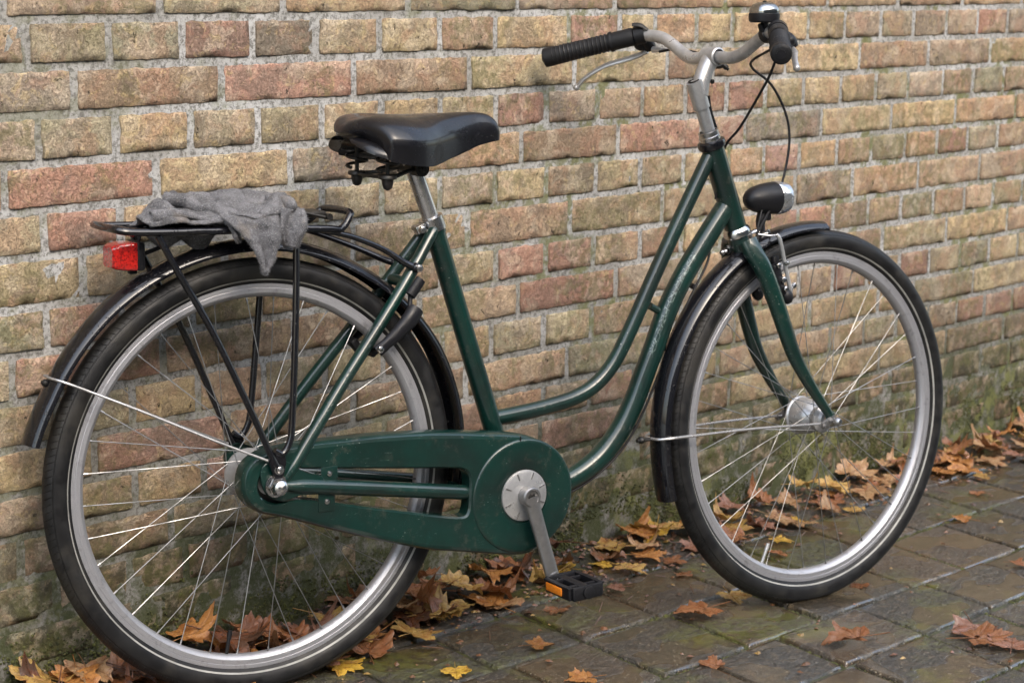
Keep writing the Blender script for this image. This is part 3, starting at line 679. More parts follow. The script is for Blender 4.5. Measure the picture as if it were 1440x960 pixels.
for x, y, c, rz, sz, kd, lb in SINGLES: leaf(x, y, c, rz, sz, kd, (random.uniform(-.08, .08), random.uniform(-.08, .08)), 0, lb)
ZN = [(1.78, 2.75, 52, 'by the wall behind the rear wheel', 'leaves drifted behind the rear wheel', 1.),
      (2.75, 3.22, 10, 'in the drift under the chain guard', 'leaves drifted under the chain guard', 1.),
      (3.22, 3.72, 13, 'between crank and front wheel', 'leaves drifted between crank and front wheel', 1.),
      (3.72, 4.25, 13, 'seen through the front wheel', 'leaves drifted behind the front wheel', 1.),
      (4.25, 5.35, 40, 'by the wall past the front wheel', 'leaves drifted right of the front wheel', 1.)]
NM = dict(yellow='yellow', ochre='ochre', orange='orange', rust='rust brown', brown='brown', tan='tan', dark='dark rotting', pinkbrown='pinkish brown')
for a, b, n_, wh, grp, sc in ZN:
    rs = random.Random(int(a * 100))
    for q in range(n_):
        x = a + (b - a) * (q + rs.random()) / n_; layer = (q * 7) % 4; d = .018 + abs(rs.gauss(0, .060)) + (.060 if layer == 0 else 0.)
        y = WY - .02 - min(d, .16); kd = ('flat', 'curl', 'curl', 'tight')[layer]
        cs = ['rust', 'brown', 'dark', 'pinkbrown', 'ochre', 'orange', 'tan', 'rust'] if x < 3.2 else ['ochre', 'orange', 'ochre', 'tan', 'rust', 'brown', 'pinkbrown', 'tan']
        c = rs.choice(cs); near = max(0, 1 - d / .08)
        tx = rs.uniform(-.12, .20) + (.5 if rs.random() < (.22 if x < 3 else .08) else 0) * near; ty = rs.uniform(-.2, .2)
        sz = rs.uniform(.72, 1.12) * (1.12 if x < 2.8 else 1.)
        lab = '%s%s %s maple leaf %s %s' % ('small ' if sz < .86 else 'large ' if sz > 1.04 else '', {'flat': 'flat', 'curl': 'wavy', 'tight': 'crumpled'}[kd], NM[c], 'propped up' if tx > .33 else 'sloping' if abs(ty) > .15 else 'lying', wh)
        leaf(x, y, c, rs.uniform(0, 6.28), sz, kd, (tx, ty), (.007 * layer * near + rs.uniform(0, .008)), lab, grp)
lb = MB(); rs = random.Random(9)
for q in range(1900):
    x = rs.uniform(1.8, 5.4); y = WY - .01 - abs(rs.gauss(0, .10)) if q % 9 else rs.uniform(-1.1, -.12)
    if q % 9 == 0 and x > 4.2 and y < -.5: continue
    r = rs.uniform(.0025, .009); z = max(gz(x, y), bankh(x, y) if y > WY - .15 else -9) + .0015; k = rs.choice((4, 5, 6)); a0 = rs.uniform(0, 6)
    t1, t2 = rs.uniform(-.3, .3), rs.uniform(-.3, .3); c = LC[rs.choice(['rust', 'brown', 'brown', 'dark', 'ochre', 'pinkbrown', 'rust'])]
    ring = [(x + math.cos(a0 + PI2 * i / k) * r * rs.uniform(.5, 1.3), y + math.sin(a0 + PI2 * i / k) * r * rs.uniform(.4, 1.2)) for i in range(k)]
    ring = [(p, s_, z + .002 + (p - x) * t1 + (s_ - y) * t2) for p, s_ in ring]
    lb.add(ring + [(x, y, z + .003 + r * .3)], [(i, (i + 1) % k, k) for i in range(k)], None, tuple(v * .7 for v in c))
for q in range(120):   # bits of stalk and twig
    x = rs.uniform(1.9, 4.6); y = WY - abs(rs.gauss(.05, .12)); a = rs.uniform(0, 3.1); L = rs.uniform(.015, .05); z = max(gz(x, y), bankh(x, y) if WY - .15 < y < WY else -9) + .003
    lb.tube([(x, y, z), (x + math.cos(a) * L, y + math.sin(a) * L * .6, z + rs.uniform(0, .01))], .0009, 4, 0)
lb.col = [c or (.12, .06, .03) for c in lb.col]
lb.uv = [None] * len(lb.uv)
tag(lb.build('leaf_litter', M['bits'], smooth=False), 'crumbs of brown and orange leaf scattered on the wet paving', None, None, 'stuff')

# ------------------------------------------------------------------ the bicycle (own axes: x forward, y towards the wall, z up; origin under the rear axle)
BM = Matrix.Translation((2.1704229, -.2853032, 0)) @ Matrix.Rotation(-.2845, 4, 'Z') @ Matrix.Rotation(-.0496, 4, 'X')
bike = tag(empty('bicycle', BM), 'dark green step-through city bicycle leaning by the brick wall', 'bicycle')
FM = Matrix(((.930876, -.0825215, -.355894, 1.160868), (.088303, .9960937, 0, .0044388), (.3545037, -.0314264, .9345263, .3384313), (0, 0, 0, 1)))
HUB = Vector((0, 0, .35))

def wheel(Mw, rear):
    rim = MB(); prof = [(.3168, -.0118), (.3172, -.0112), (.3172, -.0098), (.3120, -.0095), (.3120, .0095), (.3172, .0098), (.3172, .0112), (.3168, .0118), (.3108, .0118), (.3103, .0113), (.3096, .0118), (.3025, .0118), (.3012, .0110), (.2975, .0082), (.2952, .0045), (.2945, 0), (.2952, -.0045), (.2975, -.0082), (.3012, -.0110), (.3025, -.0118), (.3096, -.0118), (.3103, -.0113), (.3108, -.0118)]
    rim.lathe(prof, (0, 0, 0), (0, 1, 0), 144, closed=True)
    wh = rim.build('wheel', M['rim'], bike, Mw, sharp=30); wh['label'] = 'rear wheel with silver rim' if rear else 'front wheel with silver rim, turned slightly to the wall'
    ty = MB(); vs = []; fs = []; uvs = []; ns, ntt = 144, 26; cr, mr = .3374, .0208
    for i in range(ns + 1):
        a = PI2 * i / ns
        for j in range(ntt + 1):
            v = -1 + 2 * j / ntt; th = v * 2.50
            r_ = mr * (1 if abs(v) > .42 else 1.0 + .012 * (1 - abs(v) / .42)); r = cr + r_ * math.cos(th); y = r_ * math.sin(th)
            if abs(v) > .97: y = math.copysign(.0105, v); r = .3155
            vs.append((r * math.cos(a), y, r * math.sin(a))); uvs.append((a * .35, v))
    n = ntt + 1
    for i in range(ns):
        for j in range(ntt): fs.append((i * n + j, i * n + j + 1, (i + 1) * n + j + 1, (i + 1) * n + j))
    ty.add(vs, fs, uvs); ty.build('tyre', M['tyre'], wh, sharp=0)
    for s in (-1, 1):
        st = MB(); pr = []
        for k in range(5):
            rr = .3224 + .0026 * k / 4; pr.append((rr, s * (math.sqrt(max(0, (mr + .0005) ** 2 - (rr - cr) ** 2)))))
        st.lathe(pr, (0, 0, 0), (0, 1, 0), 144); st.build('reflective_stripe', M['stripe'], wh, sharp=0)
    h = MB()
    if rear:
        for q_ in (-.020, -.008, .004): h.lathe([(.0335, q_ - .0016), (.0352, q_), (.0335, q_ + .0016)], (0, 0, 0), (0, 1, 0), 36)
        h.lathe([(.008, -.052), (.020, -.050), (.024, -.044), (.042, -.036), (.043, -.033), (.042, -.030), (.034, -.027), (.034, .010), (.036, .020), (.040, .027), (.0415, .030), (.0415, .033), (.035, .036), (.026, .040), (.012, .050), (.008, .055)], (0, 0, 0), (0, 1, 0), 36)
        fr, fy = .0385, .032
    else:
        h.lathe([(.008, -.046), (.016, -.044), (.019, -.038), (.026, -.034), (.0265, -.030), (.024, -.028), (.022, -.018), (.0285, -.008), (.0335, .004), (.0345, .016), (.0345, .026), (.037, .029), (.037, .032), (.030, .036), (.014, .044), (.008, .048)], (0, 0, 0), (0, 1, 0), 36)
        fr, fy = .0245, .031
    hb = h.build('hub', M['alu'], wh, sharp=30)
    ax = MB(); e_ = .096 if rear else .072
    ax.tube([(0, -e_ + .008, 0), (0, e_ - .008, 0)], .0048, 12, 0)
    for s in (-1, 1):
        q = s * (e_ - .018); k_ = 1.65 if rear else 1.25; ax.lathe([(.0115 * k_, q - s * .004), (.0115 * k_, q), (.0085 * k_, q)], (0, 0, 0), (0, 1, 0), 16)
        ax.lathe([(.0090 * k_, q), (.0090 * k_, q + s * .010), (.0082 * k_, q + s * .012)], (0, 0, 0), (0, 1, 0), 6)
        ax.lathe([(.0076 * k_, q + s * .011), (.0072 * k_, q + s * .020), (.0040 * k_, q + s * .0255), (1e-4, q + s * .0265)], (0, 0, 0), (0, 1, 0), 14)
    ax.build('axle_nut', M['chrome'], wh)
    rads = [(math.radians(10 * i + (3 if rear else 7)), -1 if i % 2 else 1, (i // 2) % 2) for i in range(36)]
    for a, s, x in rads:
        fa = a + math.radians(58 if x else -58); fq = fr if (rear or s < 0) else .0345
        A = Vector((math.cos(a) * .3000, s * .0035, math.sin(a) * .3000)); B = Vector((math.cos(fa) * fq, s * (fy + (.0022 if x else -.0012)), math.sin(fa) * fq))
        sp = MB(); d = (B - A).normalized(); sp.tube([A, B], .00082, 6, 0).tube([A + d * -.002, A + d * .012], .0017, 6, 0)
        sp.ball(B, .0022, 6); sp.build('spoke', M['spoke'], wh)
    va = math.radians(-101 if rear else -136)
    vd = Vector((math.cos(va), 0, math.sin(va))); v_ = MB(); v_.tube([vd * .298, vd * .262], .0032, 10, 0).tube([vd * .270, vd * .256], .0040, 10, 0)
    v_.build('valve', M['rubber_grip'] if rear else M['alu'], wh)
    return wh
wheel(Matrix.Translation(HUB), True)
wheel(FM, False)

def part(name, mb, mat, label=None, front=False, parent=None, sharp=38):
    o = mb.build(name, mat, parent or bike, FM if (front and parent is None) else None, sharp=sharp)
    if label: o['label'] = label
    return o
# frame
f = MB()
f.tube([(.330, 0, .742), (.390, 0, .561), (.448, 0, .389), (.484, 0, .270)], .0172, 20, 4)
fr_ = part('frame', f, M['green'], 'dark green step-through frame')
part('seat_tube_lug', MB().tube([(.3285, 0, .748), (.334, 0, .731)], .0186, 20, 0), M['green'], parent=fr_)
part('top_tube', MB().tube([(.905, 0, .848), (.834, 0, .723), (.783, 0, .630), (.738, 0, .545), (.700, 0, .482), (.661, 0, .445), (.616, 0, .425), (.560, 0, .4145), (.510, 0, .4085), (.446, 0, .403)], .0138, 18, 6), M['green'], 'upper curved step-through tube', parent=fr_)
part('down_tube', MB().tube([(.940, 0, .748), (.893, 0, .688), (.848, 0, .626), (.814, 0, .567), (.789, 0, .506), (.765, 0, .452), (.744, 0, .405), (.715, 0, .357), (.672, 0, .312), (.616, 0, .281), (.560, 0, .268), (.490, 0, .262)], [.0195] * 12, 22, 6), M['decal'], 'lower down tube with a worn silver transfer', parent=fr_)
part('frame_brace', MB().tube([(.777, 0, .578), (.808, 0, .562)], .0068, 12, 0).tube([(.797, 0, .568), (.803, 0, .565)], .0095, 12, 0), M['green'], parent=fr_)
A_, B_ = Vector((.9087, 0, .8597)), Vector((.9685, 0, .7029)); ad = (A_ - B_).normalized()
part('head_tube', MB().tube([A_ + ad * .004, B_ + ad * .006], .0208, 24, 0), M['green'], parent=fr_)
part('bottom_bracket', MB().tube([(.484, -.036, .272), (.484, .036, .272)], .0225, 20, 0), M['green'], parent=fr_)
part('seat_stay', MB().tube([(.325, -.012, .742), (.318, -.014, .732), (.268, -.027, .665), (.220, -.036, .605), (.138, -.050, .507), (.097, -.058, .456), (.054, -.065, .402), (.030, -.070, .372), (.010, -.0715, .348)], [.006, .010, .0108, .0108, .0105, .0105, .0105, .0095, .004], 14, 5), M['green'], parent=fr_)
part('seat_stay', MB().tube([(.325, .012, .742), (.318, .014, .732), (.268, .027, .665), (.220, .036, .605), (.138, .050, .507), (.097, .058, .456), (.054, .065, .402), (.020, .070, .362)], [.006, .010, .0108, .0108, .0105, .0105, .0105, .009], 14, 5), M['green'], parent=fr_)
part('chain_stay', MB().tube([(.000, -.072, .350), (.030, -.0715, .345), (.060, -.070, .341), (.179, -.063, .3225), (.376, -.052, .291), (.470, -.034, .276)], [.004, .0095, .0125, .0130, .0130, .0135], 16, 5), M['green'], parent=fr_)
part('chain_stay', MB().tube([(.010, .070, .350), (.060, .066, .341), (.179, .058, .3225), (.376, .042, .291), (.470, .028, .276)], [.010, .0115, .0120, .0120, .0125], 16, 5), M['green'], parent=fr_)
part('stay_bridge', MB().tube([(.262, -.030, .655), (.262, .030, .655)], .0095, 12, 0), M['green'], parent=fr_)
def plate(pts, y0, y1, bev=.0012):
    mb = MB(); P = catmull([(x, 0, z) for x, z in pts], 4, True); n = len(P); c = sum((p for p in P), Vector()) / n
    rows = [(y0, 1.), (y1 + bev, 1.), (y1, .97)]; vs = []
    for y, k in rows: vs += [(c.x + (p.x - c.x) * k, y, c.z + (p.z - c.z) * k) for p in P]
    fs = [(j * n + i, j * n + (i + 1) % n, (j + 1) * n + (i + 1) % n, (j + 1) * n + i) for j in range(2) for i in range(n)] + [tuple(range(2 * n, 3 * n))]
    return mb.add(vs, fs)
for s in (-1, 1):
    pl = [(-.024, .375), (-.004, .392), (.022, .386), (.052, .366), (.085, .354), (.085, .328), (.045, .328), (.012, .322), (-.016, .338)]
    part('dropout', plate(pl, s * .068, s * .0735), M['green'], parent=fr_)
# steering head, seat clamp and post
part('headset', MB().lathe([(.0208, -.004), (.0248, -.002), (.0265, .004), (.0250, .010), (.0200, .013), (.018, .0135)], A_ + ad * .002, ad, 26), M['black'], 'black headset cup')
part('headset_nut', MB().lathe([(.0195, .012), (.0195, .020), (.0185, .021), (.0185, .029), (.0150, .030)], A_ + ad * .002, ad, 24), M['chrome'])
part('crown_race', MB().lathe([(.0208, .010), (.0240, .006), (.0262, -.001), (.0250, -.006), (.0215, -.008)], B_, ad, 26), M['chrome'])
sp_d = (Vector((.294, 0, .831)) - Vector((.3285, 0, .742))).normalized(); sp0 = Vector((.330, 0, .742)); sp1 = sp0 + sp_d * .125
part('seat_post', MB().tube([sp0, sp1], .0140, 22, 0).tube([sp1 - sp_d * .022, sp1 + sp_d * .004], .0160, 20, 0), M['post'])
cl = MB().lathe([(.0185, -.012), (.0208, -.0115), (.0208, .0115), (.0185, .012), (.0145, .0105)], sp0 + sp_d * .006, sp_d, 26)
cc = sp0 + sp_d * .004 + Vector((-.024, 0, -.006))
cl.box(cc, (.022, .017, .017), Matrix.Rotation(-.36, 3, 'Y'), .004).tube([cc + Vector((-.004, -.016, 0)), cc + Vector((-.004, .016, 0))], .0048, 10, 0).bolt(cc + Vector((-.004, -.015, 0)), (0, -1, 0), .0062, .004)
part('seat_clamp', cl, M['chrome'])
# saddle
secs = [(.150, .040, .905, .888), (.157, .066, .918, .878), (.172, .088, .929, .869), (.200, .104, .9345, .860), (.232, .107, .934, .854), (.262, .098, .932, .8505), (.288, .083, .931, .849), (.314, .065, .931, .853), (.344, .048, .9315, .861), (.374, .035, .932, .870), (.405, .0255, .932, .877), (.430, .0225, .928, .882), (.446, .018, .917, .884), (.453, .010, .903, .886)]
sd_ = MB(); vs = []; nt_ = 26
S_ = []
for i in range(len(secs) - 1):
    for k in range(4):
        t = k / 4; p0, p1, p2, p3 = secs[max(0, i - 1)], secs[i], secs[i + 1], secs[min(len(secs) - 1, i + 2)]
        S_.append([.5 * (2 * b + (c - a) * t + (2 * a - 5 * b + 4 * c - d) * t * t + (3 * b - a - 3 * c + d) * t ** 3) for a, b, c, d in zip(p0, p1, p2, p3)])
S_.append(list(secs[-1]))
for x, w_, zt_, zb in S_:
    for j in range(nt_ + 1):
        th = PI * j / nt_; c, s = math.cos(th), math.sin(th)
        y = math.copysign(abs(c) ** .74, c) * w_ * (1 - .10 * max(0, .35 - s) / .35); zz = zb + (zt_ - zb) * (s ** .74 if s > 0 else 0)
        fat = max(0, min(1, (x - .18) / .12)); zz -= (zt_ - zb) * .10 * max(0, 1 - abs(y) / max(w_, 1e-4) * 2.2) * (1 - fat)      # slight dip along the middle
        vs.append((x + (.03 * (abs(c) ** 2) if x < .2 else 0) * (1 if x < .16 else (.2 - x) / .04), y, zz))
    for j in range(nt_ + 1):
        th = PI * (nt_ - j) / nt_; c, s = math.cos(th), math.sin(th)
        vs.append((.30 + (x - .30) * .955, math.copysign(abs(c) ** .8, c) * w_ * .88, zb + .0015 + (zt_ - zb) * .45 * (s ** .9 if s > 0 else 0)))
n = 2 * (nt_ + 1)
fs = [(i * n + j, i * n + (j + 1) % n, (i + 1) * n + (j + 1) % n, (i + 1) * n + j) for i in range(len(S_) - 1) for j in range(n)]
fs += [tuple(range(n - 1, -1, -1)), tuple(range((len(S_) - 1) * n, len(S_) * n))]
sd_.add(vs, fs); sad = part('saddle', sd_, M['vinyl'], 'black wet vinyl saddle with springs', sharp=60)
for s in (-1, 1):
    c0 = Vector((.214, s * .054, .868)); sg = MB(); hx = [(c0.x + math.cos(a) * (.017 - .00 * a), c0.y + math.sin(a) * .017, c0.z - .0042 * a / 1.6 - .0) for a in [k * PI / 6 for k in range(0, 20)]]
    sg.tube(hx, .0027, 8, 2); b0 = Vector((c0.x, c0.y, c0.z - .036))
    sg.lathe([(1e-4, .005), (.014, .004), (.0155, .002), (.0155, -.002), (.010, -.004), (.0095, -.010), (.007, -.018), (.003, -.021), (1e-4, -.021)], b0, (0, 0, 1), 20); sg.tube([b0, c0 + Vector((0, 0, .008))], .0035, 8, 0)
    part('saddle_spring', sg, M['darkmetal'], parent=sad)
    part('saddle_rail', MB().tube([(.214, s * .054, .834), (.235, s * .046, .833), (.262, s * .028, .838), (.300, s * .024, .846), (.36, s * .018, .862), (.425, s * .006, .884)], .0034, 8, 4), M['darkmetal'], parent=sad)
part('saddle_rail', MB().tube([(.214, -.054, .834), (.208, -.03, .832), (.206, 0, .832), (.208, .03, .832), (.214, .054, .834)], .0030, 8, 4), M['darkmetal'], parent=sad)
sc = MB().tube([(.290, -.034, .842), (.290, .034, .842)], .0130, 16, 0).box((.291, 0, .846), (.036, .046, .022), None, .005).bolt((.290, -.034, .842), (0, -1, 0), .0078, .005)
part('saddle_clamp', sc, M['darkmetal'], parent=sad)

# mudguards
def guard(a0, a1, Rf, hw, name, M_, label, parent=None, n=90, depth=.0155, flare=None):
    mb = MB(); vs = []; nk = 14; uv = []
    for i in range(n + 1):
        a = a0 + (a1 - a0) * i / n; R0 = Rf(a); h = hw * (1 if not flare else flare(a))
        for side in (0, 1):
            for k in range(nk + 1):
                v = -1 + 2 * k / nk
                if side: v = -v
                y = h * math.sin(v * 1.35) / math.sin(1.35); dr = depth * (1 - math.cos(v * 1.35)) / (1 - math.cos(1.35)) ; rr = R0 - dr - (.0014 if side else 0)
                if abs(v) > .93: rr -= .0005
                ar = math.radians(a); vs.append((rr * math.cos(ar), y * (.985 if side else 1), rr * math.sin(ar)))
    m = 2 * (nk + 1); fs = [(i * m + k, i * m + (k + 1) % m, (i + 1) * m + (k + 1) % m, (i + 1) * m + k) for i in range(n) for k in range(m)]
    for b in (0, n * m):
        for k in range(nk): q = (b + k, b + k + 1, b + 2 * nk + 1 - k - 1, b + 2 * nk + 1 - k); fs.append(q if b else q[::-1])
    mb.add(vs, fs); o = mb.build(name, M['black'], parent or bike, M_, sharp=50); o['label'] = label
    return o
def interp(tab):
    def g(a):
        for (a_, r_), (b_, s_) in zip(tab[:-1], tab[1:]):
            if a_ <= a <= b_: t = (a - a_) / (b_ - a_); return r_ + (s_ - r_) * t
        return tab[0][1] if a < tab[0][0] else tab[-1][1]
    return g
mg = guard(-8, 166.5, interp([(-8, .384), (10, .389), (30, .391), (60, .386), (90, .389), (130, .393), (155, .393), (166.5, .399)]), .0285, 'rear_mudguard', Matrix.Translation(HUB), 'black rear mudguard', depth=.0165)
fg = guard(66, 176.5, interp([(66, .375), (85, .379), (100, .384), (125, .389), (155, .391), (168, .391), (176.5, .393)]), .0265, 'front_mudguard', FM, 'black front mudguard', depth=.0155)
part('mud_flap', MB().lathe([(.0001, 0)], (0, 0, 0)), M['rubber_grip'], None, True, None) if False else None
# rear mudguard stay (one wire loop from hub to hub round the back of the guard)
ex = Vector((math.cos(math.radians(152.3)) * .396, 0, .35 + math.sin(math.radians(152.3)) * .396))
part('mudguard_stay', MB().tube([(-.014, -.078, .392), (-.10, -.066, .431), (-.21, -.049, .484), (-.300, -.036, .525), (-.330, -.030, .538), (-.345, -.014, .543), (-.347, 0, .544), (-.345, .014, .543), (-.330, .030, .538), (-.300, .036, .525), (-.10, .066, .431), (-.014, .078, .392)], .0021, 8, 4), M['stay'], 'rear mudguard stay wire')
part('front_mudguard_stay', MB().tube([(-.020, -.060, .0045), (-.18, -.048, .073), (-.330, -.035, .131), (-.352, -.031, .139), (-.368, -.018, .143), (-.371, 0, .144), (-.368, .018, .143), (-.352, .031, .139), (-.330, .035, .131), (-.18, .048, .073), (-.020, .060, .0045)], .0026, 8, 4), M['stay'], 'front mudguard stay wire', True)
part('stay_clip', MB().ball((-.393, 0, .152), .007, 10, (1, 1.3, 1)).tube([(-.402, 0, .155), (-.372, 0, .143)], .0035, 8, 0), M['darkmetal'], None, True)
part('stay_clip', MB().ball((ex.x + .002, 0, ex.z), .006, 10).tube([(ex.x - .004, 0, ex.z + .002), (ex.x + .02, 0, ex.z - .008)], .003, 8, 0), M['darkmetal'])
for s in (-1, 1): part('stay_bolt', MB().box((-.018, s * .0615, .005), (.026, .006, .014), None, .002).bolt((-.028, s * .063, .003), (0, s, 0), .0048, .003).bolt((-.012, s * .063, .006), (0, s, 0), .0048, .003), M['alu_dark'], None, True)

# chain guard
OUT = [(-.054, .352), (-.047, .327), (-.023, .305), (.013, .294), (.050, .281), (.103, .262), (.160, .243), (.212, .226), (.285, .205), (.330, .196), (.378, .187), (.420, .179), (.455, .173), (.491, .174), (.533, .198), (.560, .238), (.5685, .276), (.560, .314), (.538, .346), (.501, .373), (.459, .386), (.382, .396), (.330, .402), (.274, .407), (.185, .411), (.120, .411), (.067, .411), (.025, .408), (-.019, .401), (-.046, .382)]
SLOT = [(.040, .372), (.110, .364), (.185, .356), (.260, .348), (.330, .341), (.352, .336), (.363, .322), (.363, .290), (.360, .262), (.346, .255), (.297, .264), (.240, .277), (.185, .289), (.103, .309), (.040, .320), (.006, .318), (-.020, .330), (-.027, .350), (-.018, .372), (.006, .382)]
def chain_case():
    O = catmull([(x, 0, z) for x, z in OUT], 4, True); I = catmull([(x, 0, z) for x, z in SLOT], 4, True)
    def inset(P, d):
        n = len(P); r = []
        for i in range(n):
            t = (P[(i + 1) % n] - P[i - 1]).normalized(); r.append(P[i] + Vector((-t.z, 0, t.x)) * d)
        return r
    # outline runs anticlockwise seen from +y side; orient by area
    def area(P): return sum(P[i].x * P[(i + 1) % len(P)].z - P[(i + 1) % len(P)].x * P[i].z for i in range(len(P))) / 2
    if area(O) < 0: O.reverse()
    if area(I) > 0: I.reverse()
    mb = MB(); rings_o = [(-.036, 0), (-.058, 0), (-.0635, .0015), (-.0675, .005), (-.069, .010)]; rings_i = [(-.040, 0), (-.0655, 0), (-.069, .003)]
    import bmesh
    def stack(P, rings, sgn):
        n = len(P); base = len(mb.v); vs = []
        for y, d in rings: vs += [Vector((p.x, y, p.z)) for p in inset(P, d)]
        fs = [(j * n + i, j * n + (i + 1) % n, (j + 1) * n + (i + 1) % n, (j + 1) * n + i) for j in range(len(rings) - 1) for i in range(n)]
        mb.add(vs, fs); return [Vector(v) for v in vs[-n:]]
    po = stack(O, rings_o, 1); pi = stack(I, rings_i, 1)
    bm = bmesh.new()
    for P in (po, pi):
        V = [bm.verts.new(p) for p in P]
        for i in range(len(V)): bm.edges.new((V[i], V[(i + 1) % len(V)]))
    bmesh.ops.triangle_fill(bm, use_beauty=True, use_dissolve=False, edges=bm.edges[:])
    bm.verts.ensure_lookup_table(); idx = {v: i for i, v in enumerate(bm.verts)}
    mb.add([v.co.copy() for v in bm.verts], [tuple(idx[v] for v in f_.verts) for f_ in bm.faces]); bm.free()
    return mb
cg = part('chain_guard', chain_case(), M['green'], 'dark green chain guard, scratched', sharp=32)
c0 = Vector((.470, 0, .279))
part('guard_disc', MB().lathe([(.0480, .0655), (.0485, .0712), (.052, .0722), (.0925, .0722), (.0975, .0715), (.1000, .0690), (.1005, .060)], c0 + Vector((-.002, 0, -.001)), (0, -1, 0), 60), M['green'], 'round raised front of the chain guard', parent=cg, sharp=50)
for x, z in ((.098, .352), (.093, .312)):
    part('guard_bracket', MB().box((x, -.0695, z), (.030, .002, .034), None, .0008), M['green'], parent=cg)
    part('screw', MB().bolt((x, -.071, z + (.006 if z > .33 else 0)), (0, -1, 0), .0042, .002, False), M['chrome'], parent=cg)
part('guard_seam', MB().box((.4615, -.0705, .372), (.0016, .0024, .022), None, 0), M['darkmetal'], parent=cg)
part('chain', MB().tube([(0, -.045, .386), (.20, -.045, .366), (.47, -.045, .352)], .0042, 8, 0).tube([(0, -.045, .312), (.20, -.045, .276), (.47, -.045, .205)], .0042, 8, 0), M['darkmetal'], 'dark chain inside the guard')
part('sprocket', MB().lathe([(1e-3, .040), (.034, .040), (.036, .043), (.036, .047), (.034, .050), (1e-3, .050)], HUB, (0, -1, 0), 30), M['darkmetal'])
# chainwheel cover and crank
cd = MB().lathe([(1e-4, .0755), (.018, .0755), (.022, .0745), (.040, .0735), (.0445, .0715), (.0455, .066)], c0, (0, -1, 0), 48)
cov = part('chainwheel_disc', cd, M['alu'], 'silver chainwheel disc')
for k in range(8):
    a = math.radians(22 + 45 * k); d = Vector((math.cos(a), 0, math.sin(a)))
    part('disc_slot', MB().box(c0 + d * .036 + Vector((0, -.0740, 0)), (.012, .0016, .0022), Matrix.Rotation(-a, 3, 'Y'), 0), M['alu_dark'], parent=cov)
cr0 = Vector((.471, -.088, .280)); cr1 = Vector((.5125, -.098, .135)); cd_ = (cr1 - cr0)
ck = MB().tube([cr0, cr0 + cd_ * .15, cr0 + cd_ * .5, cr1], [.0160, .0140, .0128, .0130], 16, 3, flat=(1, 0, .28), scale=(1, .62))
ck.lathe([(.0165, -.012), (.0175, -.006), (.0175, .007), (.0155, .0095), (.0125, .0095)], cr0, (0, -1, 0), 28).lathe([(.0125, .0095), (.0115, .0065), (.0085, .006), (1e-4, .006)], cr0, (0, -1, 0), 24)
ck.lathe([(1e-4, .0095), (.0105, .009), (.0120, .006), (.0120, -.006), (.0105, -.008)], cr1, (0, -1, 0), 22)
crk = part('crank', ck, M['alu_dark'], 'right crank arm pointing down')
part('crank_bolt', MB().lathe([(.0075, .004), (.0075, .0078), (.0058, .0085), (.0048, .0072), (1e-4, .0070)], cr0, (0, -1, 0), 6), M['darkmetal'], parent=crk)
#ck2 = MB().tube([(.484 - .000, .060, .272), (.450, .072, .400)], .0110, 14, 0, flat=(1, 0, .2), scale=(1, .6)); part('crank', ck2, M['alu'], 'left crank arm, mostly hidden behind the guard')
part('crank_axle', MB().tube([(.484, .07, .272), (.474, -.086, .2795)], .0085, 12, 0), M['alu_dark'])
# pedal
pc = Vector((.5225, 0, .1305)); Rp = Matrix.Rotation(-.06, 3, 'Y')
pd = MB()
for sx in (-1, 1):
    pd.box(pc + Rp @ Vector((sx * .0315, -.150, 0)), (.0075, .078, .024), Rp, .003)
    pd.box(pc + Rp @ Vector((sx * .0315, -.150, .0095)), (.0095, .080, .004), Rp, .0015)
pd.box(pc + Rp @ Vector((0, -.1085, 0)), (.062, .008, .026), Rp, .003); pd.box(pc + Rp @ Vector((0, -.1915, 0)), (.060, .008, .025), Rp, .0035)
pd.box(pc + Rp @ Vector((0, -.150, 0)), (.019, .080, .021), Rp, .005)
for yy in (-.128, -.172): pd.box(pc + Rp @ Vector((0, yy, .006)), (.058, .006, .008), Rp, .002)
for yy in (-.115, -.150, -.186): pd.box(pc + Rp @ Vector((0, yy, -.010)), (.058, .005, .004), Rp, .001)
pd.lathe([(.0115, .0), (.0110, .0035), (.0085, .0045), (1e-4, .0045)], pc + Vector((0, -.195, 0)), (0, -1, 0), 20)
ped = part('pedal', pd, M['plastic'], 'black block pedal with orange reflector')
part('reflector', MB().box(pc + Rp @ Vector((-.0362, -.143, .000)), (.003, .048, .014), Rp, .001), M['amber'], 'orange reflector facing back', parent=ped)
part('pedal_spindle', MB().tube([(.5125, -.098, .135), (.518, -.112, .132)], .0065, 10, 0), M['alu_dark'], parent=ped)

# luggage rack
RZ = .7605
rk = MB(); rl = [(-.120, -.0575, RZ), (-.215, -.0575, RZ + .003), (-.241, -.054, RZ + .006), (-.250, -.040, RZ + .008), (-.252, 0, RZ + .008), (-.250, .040, RZ + .008), (-.241, .054, RZ + .006), (-.215, .0575, RZ + .003), (-.03, .0575, RZ - .001), (.080, .056, RZ - .004), (.118, .050, RZ - .004), (.138, .045, RZ + .012), (.146, .036, RZ + .017), (.150, 0, RZ + .018), (.152, -.034, RZ + .017), (.150, -.045, RZ + .012), (.130, -.053, RZ - .008), (.100, -.0575, RZ - .006), (.0, -.0575, RZ - .002)]
rk.tube(rl, .0062, 12, 5, closed=True)
rack = part('luggage_rack', rk, M['black'], 'black tubular luggage rack over the rear wheel')
for x in (-.205, -.12, -.04, .05): part('cross_bar', MB().tube([(x, -.0575, RZ), (x, .0575, RZ)], .0034, 8, 0), M['black'], parent=rack)
for y in (-.02, .02): part('rack_rod', MB().tube([(-.205, y, RZ + .003), (.05, y, RZ + .001)], .003, 8, 0), M['black'], parent=rack)
